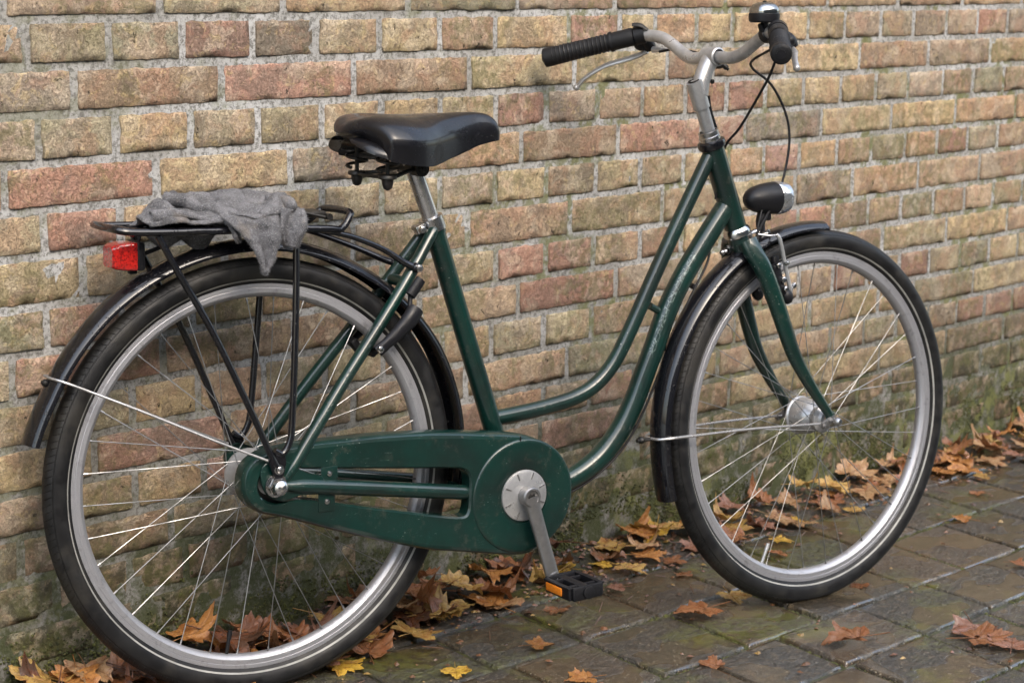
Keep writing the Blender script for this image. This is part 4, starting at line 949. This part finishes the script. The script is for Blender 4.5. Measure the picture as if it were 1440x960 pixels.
for s in (-1, 1):
    part('rack_leg', MB().tube([(-.184, s * .0585, RZ - .005), (-.150, s * .064, .690), (-.101, s * .070, .602), (-.040, s * .077, .470), (-.012, s * .080, .405), (-.001, s * .081, .382)], .0056, 10, 4), M['black'], 'rear leg of the rack', parent=rack)
    part('rack_leg', MB().tube([(.046, s * .0585, RZ - .004), (.045, s * .064, .700), (.038, s * .072, .580), (.028, s * .079, .450), (.023, s * .0805, .420), (.010, s * .081, .402), (-.004, s * .081, .408)], .0056, 10, 4), M['black'], 'front leg of the rack', parent=rack)
    part('leg_plate', plate([(-.014, .398), (.014, .398), (.010, .366), (-.002, .362), (-.008, .372)], s * .0795, s * .0835), M['black'], parent=rack)
    part('rack_bolt', MB().lathe([(.0085, 0), (.0085, .0012), (.006, .0014)], (.0025, s * .0835, .377), (0, s, 0), 16).bolt((.0025, s * .0845, .377), (0, s, 0), .0052, .004, False), M['chrome'], parent=rack)
part('rack_arm', MB().tube([(.060, -.050, RZ - .004), (.108, -.048, .749), (.157, -.043, .737), (.216, -.036, .713), (.252, -.034, .691), (.272, -.034, .681)], [.005, .005, .005, .005, .006, .0065], 10, 4).ball((.276, -.037, .680), .0085, 10), M['black'], 'arm tying the rack to the frame', parent=rack)
part('rack_arm', MB().tube([(.060, .050, RZ - .004), (.130, .046, .738), (.200, .040, .711), (.250, .036, .689), (.272, .034, .681)], [.005, .005, .005, .006, .0065], 10, 4), M['black'], parent=rack)
for s in (-1, 1): part('arm_bolt', MB().bolt((.279, s * .043, .679), (0, s, 0), .0065, .004), M['chrome'], parent=rack)
cp = MB()
for y in (-.026, .026): cp.tube([(.128, y, RZ + .006), (.06, y, RZ + .020), (-.02, y, RZ + .016), (-.10, y, RZ + .010)], .0027, 8, 3)
cp.tube([(.120, -.034, RZ + .010), (.120, .034, RZ + .010)], .0055, 8, 0).box((.098, 0, RZ + .014), (.04, .05, .010), None, .003)
part('spring_clip', cp, M['darkmetal'], 'black spring clip of the rack', parent=rack)
# rear lamp
tl = MB().box((-.199, 0, .722), (.014, .050, .044), None, .004).tube([(-.190, 0, .722), (-.150, 0, .735), (-.130, 0, .748)], .0035, 8, 2).tube([(-.192, .015, .730), (-.18, .02, RZ)], .003, 8, 0).box((-.205, 0, .6965), (.012, .014, .006), None, .002)
tlo = part('rear_lamp', tl, M['plastic'], 'rear lamp on the back of the rack')
ln = MB(); vs = []
for x, hy, hz, b in ((-.2055, .0250, .0215, .004), (-.222, .0248, .0213, .005), (-.238, .0225, .0190, .006), (-.2445, .0195, .0160, .006)):
    for cx, cy, a0 in ((1, 1, 0), (-1, 1, 90), (-1, -1, 180), (1, -1, 270)):
        for d in (0, 30, 60, 90): a = math.radians(a0 + d); vs.append((x, cx * (hy - b) + math.cos(a) * b, .722 + cy * (hz - b) + math.sin(a) * b))
fs = [(i * 16 + k, i * 16 + (k + 1) % 16, (i + 1) * 16 + (k + 1) % 16, (i + 1) * 16 + k) for i in range(3) for k in range(16)] + [tuple(range(48, 64)), tuple(range(15, -1, -1))]
ln.add(vs, fs); part('red_lens', ln, M['lens'], 'red lens of the rear lamp', parent=tlo, sharp=30)

# rear brake: two long dark arms behind the stays
for s in (-1, 1):
    br = MB().tube([(.268, s * .052, .614), (.254, s * .056, .597), (.232, s * .057, .577), (.212, s * .056, .561), (.196, s * .052, .548)], [.0145, .0150, .0120, .0100, .0110], 12, 4, flat=(0, 1, 0), scale=(.75, 1))
    b_ = part('rear_brake_arm', br, M['plastic'], 'black rear brake arm')
    part('brake_pad', MB().box((.195, s * .026, .548), (.026, .020, .013), Matrix.Rotation(.9, 3, 'Y'), .003).tube([(.197, s * .03, .549), (.197, s * .056, .549)], .004, 8, 0), M['rubber_grip'], parent=b_)
    part('brake_bolt', MB().bolt((.197, s * .060, .552), (0, s, 0), .0058, .004), M['chrome'], parent=b_)
lk = MB().tube([(.279, -.048, .661), (.268, -.050, .648), (.258, -.051, .636)], .0095, 12, 3, flat=(0, 1, 0), scale=(.7, 1)).tube([(.262, -.044, .640), (.256, -.052, .615)], .0042, 8, 0)
part('rear_brake_link', lk, M['plastic'])

# fork
bl = [(-.050, .022, .392), (-.0515, .031, .372), (-.049, .040, .345), (-.046, .0435, .310), (-.0435, .046, .260), (-.0435, .049, .215), (-.041, .052, .155), (-.025, .054, .086), (-.008, .055, .034), (-.001, .056, .012)]
fk = MB().tube([(-.052, 0, .412), (-.052, 0, .372)], .0200, 22, 0)
fork = part('fork', fk, M['green'], 'dark green front fork', True)
for s in (-1, 1):
    part('fork_blade', MB().tube([(x, s * y, z) for x, y, z in bl], [.0195, .0195, .0188, .0180, .0172, .0164, .0148, .0120, .0098, .0090], 20, 5, flat=(1, 0, 0), scale=(1, .80)), M['green'], parent=fork)
    part('fork_end', MB().tube([(-.001, s * .056, .016), (0, s * .0565, -.004)], .0115, 14, 0, flat=(1, 0, 0), scale=(1, .35)), M['green'], parent=fork)
part('crown_bolt', MB().tube([(-.094, 0, .388), (-.066, 0, .385)], .0042, 10, 0).lathe([(.0085, 0), (.0085, .008), (.006, .010)], (-.084, 0, .387), (1, 0, .0), 6).ball((-.096, 0, .388), .0055, 8), M['chrome'], None, True)
# stem
stn = MB().tube([(-.049, 0, .575), (-.049, 0, .668)], .0123, 20, 0)
stem = part('stem', stn, M['alu'], 'silver quill stem', True)
sh = MB().tube([(-.049, 0, .652), (-.049, 0, .690), (-.050, 0, .704)], [.0150, .0155, .0150], 20, 2).tube([(-.046, 0, .676), (-.034, 0, .696), (-.016, 0, .714), (.004, 0, .728)], [.0160, .0158, .0155, .0165], 18, 4)
sh.lathe([(.0140, -.020), (.0168, -.018), (.0172, -.010), (.0172, .010), (.0168, .018), (.0140, .020)], (.005, 0, .729), (0, 1, 0), 26)
part('stem_head', sh, M['alu'], 'stem head with clamp', True)
part('stem_bolt', MB().lathe([(.0105, 0), (.0105, .0015), (.0080, .0015), (.0080, -.002), (1e-4, -.002)], (-.050, 0, .7045), (0, 0, 1), 16), M['darkmetal'], None, True)
part('clamp_bolt', MB().bolt((-.020, -.0135, .6915), (0, -1, 0), .0045, .002).box((.016, 0, .7105), (.014, .020, .014), None, .003).bolt((.022, -.008, .704), (.3, -.4, -.8), .0055, .006), M['darkmetal'], None, True)
# handlebar: each half from the clamp out, forward and back to the grip
half = [(.0053, 0, .729), (.0045, .030, .7275), (.005, .055, .727), (.0105, .083, .7345), (.0165, .112, .750), (.0190, .140, .763), (.0130, .168, .770), (.0, .194, .7735), (-.020, .217, .775), (-.065, .263, .777), (-.118, .321, .778)]
hp = [(x, -y, z) for x, y, z in half[::-1]] + half[1:]
bar = part('handlebar', MB().tube(hp, .0112, 18, 6), M['alu'], 'brushed silver swept-back handlebar', True)
for s in (-1, 1):
    g0, g1 = Vector((-.0005, s * .195, .7737)), Vector((-.121, s * .324, .7782)); d = (g1 - g0).normalized(); gm_ = MB(); L = (g1 - g0).length
    pts = [g0 + d * L * t for t in (0, .02, .2, .25, .26, .45, .7, .93, .985, 1.)]
    gm_.tube(pts, [.0150, .0172, .0172, .0168, .0160, .0165, .0172, .0182, .0176, .0120], 22, 2)
    for k in range(14):       # raised ribs of the grip
        t = .30 + .045 * k; gm_.lathe([(.0168 + .0008 * (k > 8), -.0016), (.0180 + .0006 * (k > 8), 0), (.0168 + .0008 * (k > 8), .0016)], g0 + d * L * t, d, 18)
    gm_.lathe([(.0188, -.003), (.0194, 0), (.0188, .003)], g0 + d * L * .245, d, 20)
    gr = part('grip', gm_, M['rubber_grip'], 'black rubber grip pointing at the camera' if s < 0 else 'black rubber grip near the wall', True)
    part('grip_end', MB().lathe([(.0080, 0), (.0080, .0016), (1e-4, .0018)], g1, d, 16), M['plastic'], parent=gr)
    c = g0 - d * .012; lv = MB().lathe([(.0125, -.010), (.0178, -.0095), (.0178, .0095), (.0125, .010)], c, d, 22)
    lv.tube([c + Vector((.006, 0, -.010)), c + Vector((.016, s * .004, -.024)), c + Vector((.018, s * .004, -.036))], [.012, .0125, .011], 14, 3).ball(c + Vector((.006, s * .012, -.020)), .014, 12, (1, 1, .9))
    lb_ = part('brake_lever', lv, M['plastic'], 'brake lever bracket', True)
    p0 = c + Vector((.012, s * .006, -.036)); q_ = 1 if s > 0 else .8; up_ = 0 if s > 0 else .022
    part('lever_blade', MB().tube([p0, p0 + Vector((-.018, s * .028, -.006)) * q_, p0 + Vector((-.055, s * .068, -.008 + up_ * .6)) * q_, p0 + Vector((-.085, s * .098, -.020 + up_)) * q_, p0 + Vector((-.100, s * .114, -.034 + up_ * 1.2)) * q_], [.0068, .0072, .0065, .0055, .0060], 12, 5, scale=(1, .62)).ball(p0 + Vector((-.100, s * .114, -.034 + up_ * 1.2)) * q_, .0062, 10), M['alu'], 'silver lever blade', parent=lb_)
    part('cable_adjuster', MB().tube([c + Vector((.012, -s * .010, -.034)), c + Vector((.016, -s * .030, -.036))], [.0062, .0045], 10, 0).tube([c + Vector((.016, -s * .028, -.036)), c + Vector((.017, -s * .042, -.037))], .0036, 10, 0), M['alu'], parent=lb_)
part('thumb_lever', MB().tube([(.012, .165, .781), (.006, .176, .793), (-.004, .186, .798)], [.004, .007, .005], 12, 3, flat=(0, 0, 1), scale=(.55, 1)), M['darkmetal'], 'small thumb lever on the far side of the bar', True)
# bell on the near side of the bar
bc = Vector((.022, -.147, .7985)); ba = Vector((.354, -.03, .934)).normalized()
bl_ = MB().lathe([(1e-4, -.012), (.0235, -.0125), (.0265, -.010), (.0275, -.002), (.0272, .003), (.0255, .004)], bc - ba * .001, ba, 34)
bl_.tube([bc - ba * .012, Vector((.0175, -.147, .766))], .007, 10, 0).lathe([(.0118, -.008), (.0150, -.007), (.0150, .007), (.0118, .008)], (.0190, -.146, .7645), (-.12, -.93, .35), 20).box(bc - ba * .020 + Vector((-.006, 0, 0)), (.010, .010, .016), None, .003)
bell = part('bell', bl_, M['plastic'], 'bell with silver dome and black base', True)
part('bell_dome', MB().lathe([(.0262, .003), (.0266, .006), (.0255, .0115), (.0215, .0170), (.0140, .0205), (.006, .0218), (1e-4, .0220)], bc, ba, 36), M['dome'], parent=bell).matrix_basis = Matrix.Identity(4)
part('bell_screw', MB().lathe([(.0035, .0210), (.0035, .0240), (1e-4, .0250)], bc, ba, 12), M['darkmetal'], parent=bell)
# headlamp
la = Vector((.93, 0, -.355)).normalized(); l0 = Vector((-.006, 0, .4545)); hl = MB()
hl.lathe([(1e-4, -.004), (.010, -.002), (.018, .006), (.0235, .018), (.0270, .034), (.0290, .050), (.0298, .062), (.0302, .066)], l0, la, 34)
hl.box(l0 + la * .040 + Vector((-.006, 0, -.032)), (.022, .014, .018), Matrix.Rotation(.36, 3, 'Y'), .004).tube([l0 + la * .034 + Vector((-.006, 0, -.030)), (.010, 0, .402), (.006, 0, .385)], [.011, .009, .0075], 12, 3)
lamp = part('headlamp', hl, M['plastic'], 'black headlamp with clear front, on the fork crown', True)
part('lamp_lens', MB().lathe([(.0302, .066), (.0312, .068), (.0315, .082), (.0290, .092), (.0200, .0965), (1e-4, .0975)], l0, la, 34), M['clear'], parent=lamp)
part('lamp_bracket', MB().tube([(-.045, 0, .395), (-.010, 0, .392), (.010, 0, .384), (.014, 0, .372)], .0042, 8, 3).box((.008, 0, .381), (.022, .020, .008), None, .002), M['chrome'], parent=lamp)
# front brake, near and far arm on the front of the blades
for s in (-1, 1):
    y = s * .040
    ba_ = MB().tube([(.009, s * .036, .380), (.010, y, .368), (.006, y, .320), (.002, y, .275), (-.001, y, .262)], [.0038, .0042, .0040, .0042, .0042], 10, 4)
    arm = part('front_brake_arm', ba_, M['alu'], 'silver front brake arm', True)
    part('brake_body', MB().box((-.020, y, .302), (.018, .014, .062), Matrix.Rotation(.05, 3, 'Y'), .004).ball((-.010, y, .262), .0125, 12, (1, .8, 1.15)), M['plastic'], parent=arm)
    part('brake_bolt', MB().bolt((-.018, s * .049, .330), (0, s, 0), .0050, .004).bolt((-.016, s * .049, .300), (0, s, 0), .0062, .005).bolt((-.018, s * .049, .283), (0, s, 0), .0052, .006).bolt((.006, s * .046, .324), (.4, s, 0), .0042, .004), M['chrome'], parent=arm)
    part('arm_screw', MB().tube([(-.002, y, .266), (.014, y, .276)], .0032, 8, 0).bolt((.013, y, .275), (1, 0, .5), .0055, .003), M['chrome'], parent=arm)
    part('brake_pad', MB().box((-.004, s * .021, .318), (.014, .017, .044), Matrix.Rotation(.22, 3, 'Y'), .003), M['rubber_grip'], parent=arm)
part('brake_wire', MB().tube([(-.020, -.020, .392), (-.004, -.034, .383), (.009, -.037, .380), (.009, .037, .380), (-.010, .030, .386)], .0016, 6, 3), M['chrome'], None, True)
# cables
CB = M['rubber_grip']
part('brake_cable', MB().tube([(.020, -.152, .738), (.046, -.110, .725), (.060, -.040, .700), (.092, 0, .671), (.124, 0, .628), (.139, 0, .565), (.128, -.002, .514), (.090, -.006, .462), (.050, -.012, .432), (.014, -.016, .413), (-.022, -.020, .394)], .0025, 8, 5), CB, 'black cable looping in front of the head tube', True)
part('brake_cable', MB().tube([(.012, .150, .738), (.020, .115, .739), (.016, .06, .735), (.026, .0, .716), (.034, -.03, .708)], .0025, 8, 5), CB, 'black cable running behind the bar', True)
part('brake_cable', MB().tube([(.022, -.160, .733), (.012, -.130, .690), (.010, -.080, .644), (-.002, -.030, .595), (-.018, .004, .565), (-.026, .024, .52), (-.034, .024, .44)], .0025, 8, 5), CB, 'black cable crossing to the head tube', True)
part('gear_cable', MB().tube([(-.030, -.004, .668), (-.033, -.002, .640), (-.030, 0, .600)], .0030, 8, 3), CB, None, True)
part('lamp_wire', MB().tube([(.030, -.006, .440), (.004, -.016, .424), (-.018, -.022, .404), (-.032, -.028, .380), (-.040, -.032, .350)], .0016, 6, 4), CB, None, True)
part('brake_cable', MB().tube([(.915, .012, .700), (.908, .004, .655), (.872, -.004, .603), (.840, -.006, .551), (.812, -.006, .494), (.788, -.006, .440), (.764, -.006, .391), (.732, -.006, .340), (.686, -.006, .296), (.625, -.006, .262), (.56, -.006, .246)], .0024, 8, 5), CB, 'black cable clipped under the down tube')
part('brake_cable', MB().tube([(.920, .002, .840), (.922, -.002, .80), (.918, 0, .765)], .0022, 8, 4), CB)
for p in ((.872, 0, .6075), (.812, 0, .498), (.745, 0, .360)): part('cable_clip', MB().box(p, (.010, .010, .008), Matrix.Rotation(-1.0, 3, 'Y'), .002), M['plastic'])

# ------------------------------------------------------------------ the fleece rag on the rack
def lerp(a, b, t): return a + (b - a) * t
def cloth():
    rz = RZ + .0075
    mb = MB(); o = Vector((3, 1, 7))
    def wob(x, y, z, k=1.):
        return .0028 * k * noise.noise(Vector((x * 60, y * 60, z * 60)) + o) + .0014 * k * noise.noise(Vector((x * 150, y * 150, z * 150)))
    def sheet(fn, nu, nv, thick=.0045):
        P = [[Vector(fn(i / nu, j / nv)) for i in range(nu + 1)] for j in range(nv + 1)]
        top = []; bot = []
        for j in range(nv + 1):
            for i in range(nu + 1):
                du = P[j][min(nu, i + 1)] - P[j][max(0, i - 1)]; dv = P[min(nv, j + 1)][i] - P[max(0, j - 1)][i]; nn = du.cross(dv)
                nn = nn.normalized() if nn.length > 1e-12 else Vector((0, 0, 1))
                e = min(i, nu - i, j, nv - j); tk = thick * (1 if e > 0 else .25) / 2; p = P[j][i]; p2 = p + nn * wob(*p)
                top.append(p2 + nn * tk); bot.append(p2 - nn * tk)
        n = nu + 1; vs = top + bot; m = len(top); fs = []
        for j in range(nv):
            for i in range(nu):
                a, b, c, d = j * n + i, j * n + i + 1, (j + 1) * n + i + 1, (j + 1) * n + i; fs += [(a, b, c, d), (m + d, m + c, m + b, m + a)]
        rim = list(range(n)) + [j * n + nu for j in range(1, nv + 1)] + [nv * n + i for i in range(nu - 1, -1, -1)] + [j * n for j in range(nv - 1, 0, -1)]
        for k in range(len(rim)): a, b = rim[k], rim[(k + 1) % len(rim)]; fs.append((b, a, m + a, m + b))
        mb.add(vs, fs)
    def spline(tab, t):
        n = len(tab) - 1; x = t * n; i = min(int(x), n - 1); f = x - i; f = f * f * (3 - 2 * f); return [lerp(a, b, f) for a, b in zip(tab[i], tab[i + 1])]
    # lower layer, crumpled flat over the rack from left end to the middle
    def low(u, v):
        x = lerp(-.196, .060, u); y = lerp(-.064, .058, v)
        prof = .010 + .016 * math.exp(-((u - .10) / .09) ** 2) + .014 * math.sin(u * 9 + v * 3) ** 2
        edge = min(1, min(u, 1 - u) * 9) * min(1, min(v, 1 - v) * 7)
        h = rz + prof * (.25 + .75 * edge) + .008 * noise.noise(Vector((x * 26, y * 18, 1)))
        if u < .12: h = lerp(rz + .004 + .012 * math.sin(v * 5), h, u / .12)
        return x - .010 * math.sin(v * 6), y, h
    sheet(low, 56, 26, .007)
    # long rolled hem along the near rail, left part
    def roll(u, v):
        x = lerp(-.192, -.070, u); a = lerp(-.4, 4.6, v); r = .0115 * (.75 + .3 * math.sin(u * 7 + 1)) * (1 - .35 * u)
        return x, -.046 - math.cos(a) * r - .008 * math.sin(u * 3.1), rz + .013 + math.sin(a) * r + .006 * math.sin(u * 5.5)
    sheet(roll, 30, 18, .004)
    # upper layer: heaped, its far edge high, its near edge folding down into the hanging corner
    far = [(-.130, .052, rz + .032), (-.100, .062, rz + .040), (-.050, .066, rz + .041), (.000, .066, rz + .041), (.044, .062, rz + .040), (.062, .050, rz + .032)]
    mid = [(-.132, .012, rz + .036), (-.092, .008, rz + .029), (-.050, .004, rz + .020), (-.006, .000, rz + .024), (.034, -.004, rz + .030), (.064, .004, rz + .026)]
    nea = [(-.098, -.040, rz + .020), (-.084, -.058, rz + .016), (-.050, -.066, rz + .012), (-.014, -.070, rz + .013), (.018, -.066, rz + .018), (.056, -.056, rz + .018)]
    def up(u, v):
        a, b, c = spline(far, u), spline(mid, u), spline(nea, u)
        p = [ (1 - v) ** 2 * f + 2 * v * (1 - v) * m_ + v * v * n_ for f, m_, n_ in zip(a, b, c)]
        p[2] += .0105 * math.sin(u * 13 + v * 5) * math.sin(v * PI) + .006 * noise.noise(Vector((p[0] * 30, p[1] * 30, 5)))
        if u < .10: p[2] += .008 * math.sin(v * PI) * (1 - u / .1)
        return p
    sheet(up, 56, 30, .006)
    # folded lip running down from the top left of the heap towards the corner
    def lip(u, v):
        p = spline([(-.136, .030, rz + .036), (-.112, -.004, rz + .034), (-.100, -.026, rz + .019), (-.082, -.046, rz + .022), (-.066, -.064, rz + .004), (-.058, -.074, rz - .022)], u)
        a = lerp(-1.0, 4.2, v); r = .0105 * (1 - .35 * u); return p[0] - math.cos(a) * r * .8, p[1] - math.cos(a) * r * .6, p[2] + math.sin(a) * r
    sheet(lip, 34, 12, .0035)
    # the corner hanging over the near rail, a pointed triangle with two soft pleats
    TL, TR, TIP = Vector((-.082, -.069, rz + .012)), Vector((.016, -.070, rz + .016)), Vector((-.026, -.088, .693))
    def tri(u, v):
        a = lerp(TL, TR, u); w_ = (1 - v) ** .86; p = TIP + (a - TIP) * 1.; p = lerp(a, TIP, v); c = lerp(lerp(TL, TR, .5), TIP, v)
        left = lerp(TL, TIP, v ** 1.0); right = lerp(TR, TIP, v ** .92); left.x += .008 * math.sin(v * PI); right.x += .010 * math.sin(v * PI)
        p = lerp(left, right, u); p.y -= .010 * math.sin(min(1, v * 1.4) * PI * .6) + .012 * math.sin(u * 9.4 + .6) * (.35 + v * .7) * (1 - v * .6) ; p.z += .003 * math.sin(u * 6) * (1 - v)
        if v < .12: p.z += .010 * (1 - (1 - v / .12) ** 2) * 0; p.y += .012 * (1 - v / .12)
        return p
    sheet(tri, 34, 44, .0055)
    # second short corner, right of it, tucked against the rack leg
    T2, R2, P2 = Vector((.020, -.058, rz + .022)), Vector((.060, -.052, rz + .020)), Vector((.034, -.074, .727))
    def tri2(u, v):
        l_ = lerp(T2, P2 + Vector((-.014, 0, .004)), v); r_ = lerp(R2, P2 + Vector((.012, 0, 0)), v); l_.x -= .010 * math.sin(v * PI); r_.x += .006 * math.sin(v * PI); p = lerp(l_, r_, u)
        p.y -= .010 * math.sin(v * PI) + .007 * math.sin(u * 8 + v * 4); return p
    sheet(tri2, 22, 24, .0055)
    def knot(u, v):
        a = u * PI2; b = lerp(-.5, 2.2, v); r = .013 + .004 * math.sin(3 * a); return .046 + math.cos(a) * r * math.cos(b), -.020 + math.sin(a) * r * math.cos(b) * 2.4, rz + .024 + math.sin(b) * .012
    sheet(knot, 24, 12, .004)
    # what sags through the bars below the rack
    def sag(u, v):
        x = lerp(-.178, -.066, u); y = lerp(-.036, .040, v); s_ = math.sin(u * PI) ** .7 if 0 < u < 1 else 0
        return x, y, rz - .004 - .046 * s_ * math.sin(v * PI) ** .6 * (.75 + .35 * math.sin(u * 9 + .5)) if 0 < v < 1 else rz - .004
    sheet(sag, 30, 20, .005)
    mb.uv = [None] * len(mb.uv)
    # nap: short fibres standing out of the fleece
    rs = random.Random(4); F = list(mb.f)
    for q in range(26000):
        f_ = rs.choice(F); a, b, c = (Vector(mb.v[f_[i]]) for i in (0, 1, 2)); u, v = rs.random(), rs.random()
        if u + v > 1: u, v = 1 - u, 1 - v
        nn = (b - a).cross(c - a)
        if nn.length < 1e-10: continue
        nn.normalize(); p = a + (b - a) * u + (c - a) * v; d = (nn + Vector((rs.uniform(-1, 1), rs.uniform(-1, 1), rs.uniform(-1, 1))) * .9).normalized() * rs.uniform(.0018, .0048); t = d.orthogonal().normalized() * .00034
        mb.add([p - t, p + t, p + d], [(0, 1, 2)])
    return mb
cl_ = cloth(); cl_.uv = [None] * len(cl_.uv)
rag = cl_.build('cloth', M['cloth'], None, BM, sharp=0)
tag(rag, 'grey fleece rag draped over the luggage rack, one corner hanging down', 'cloth')
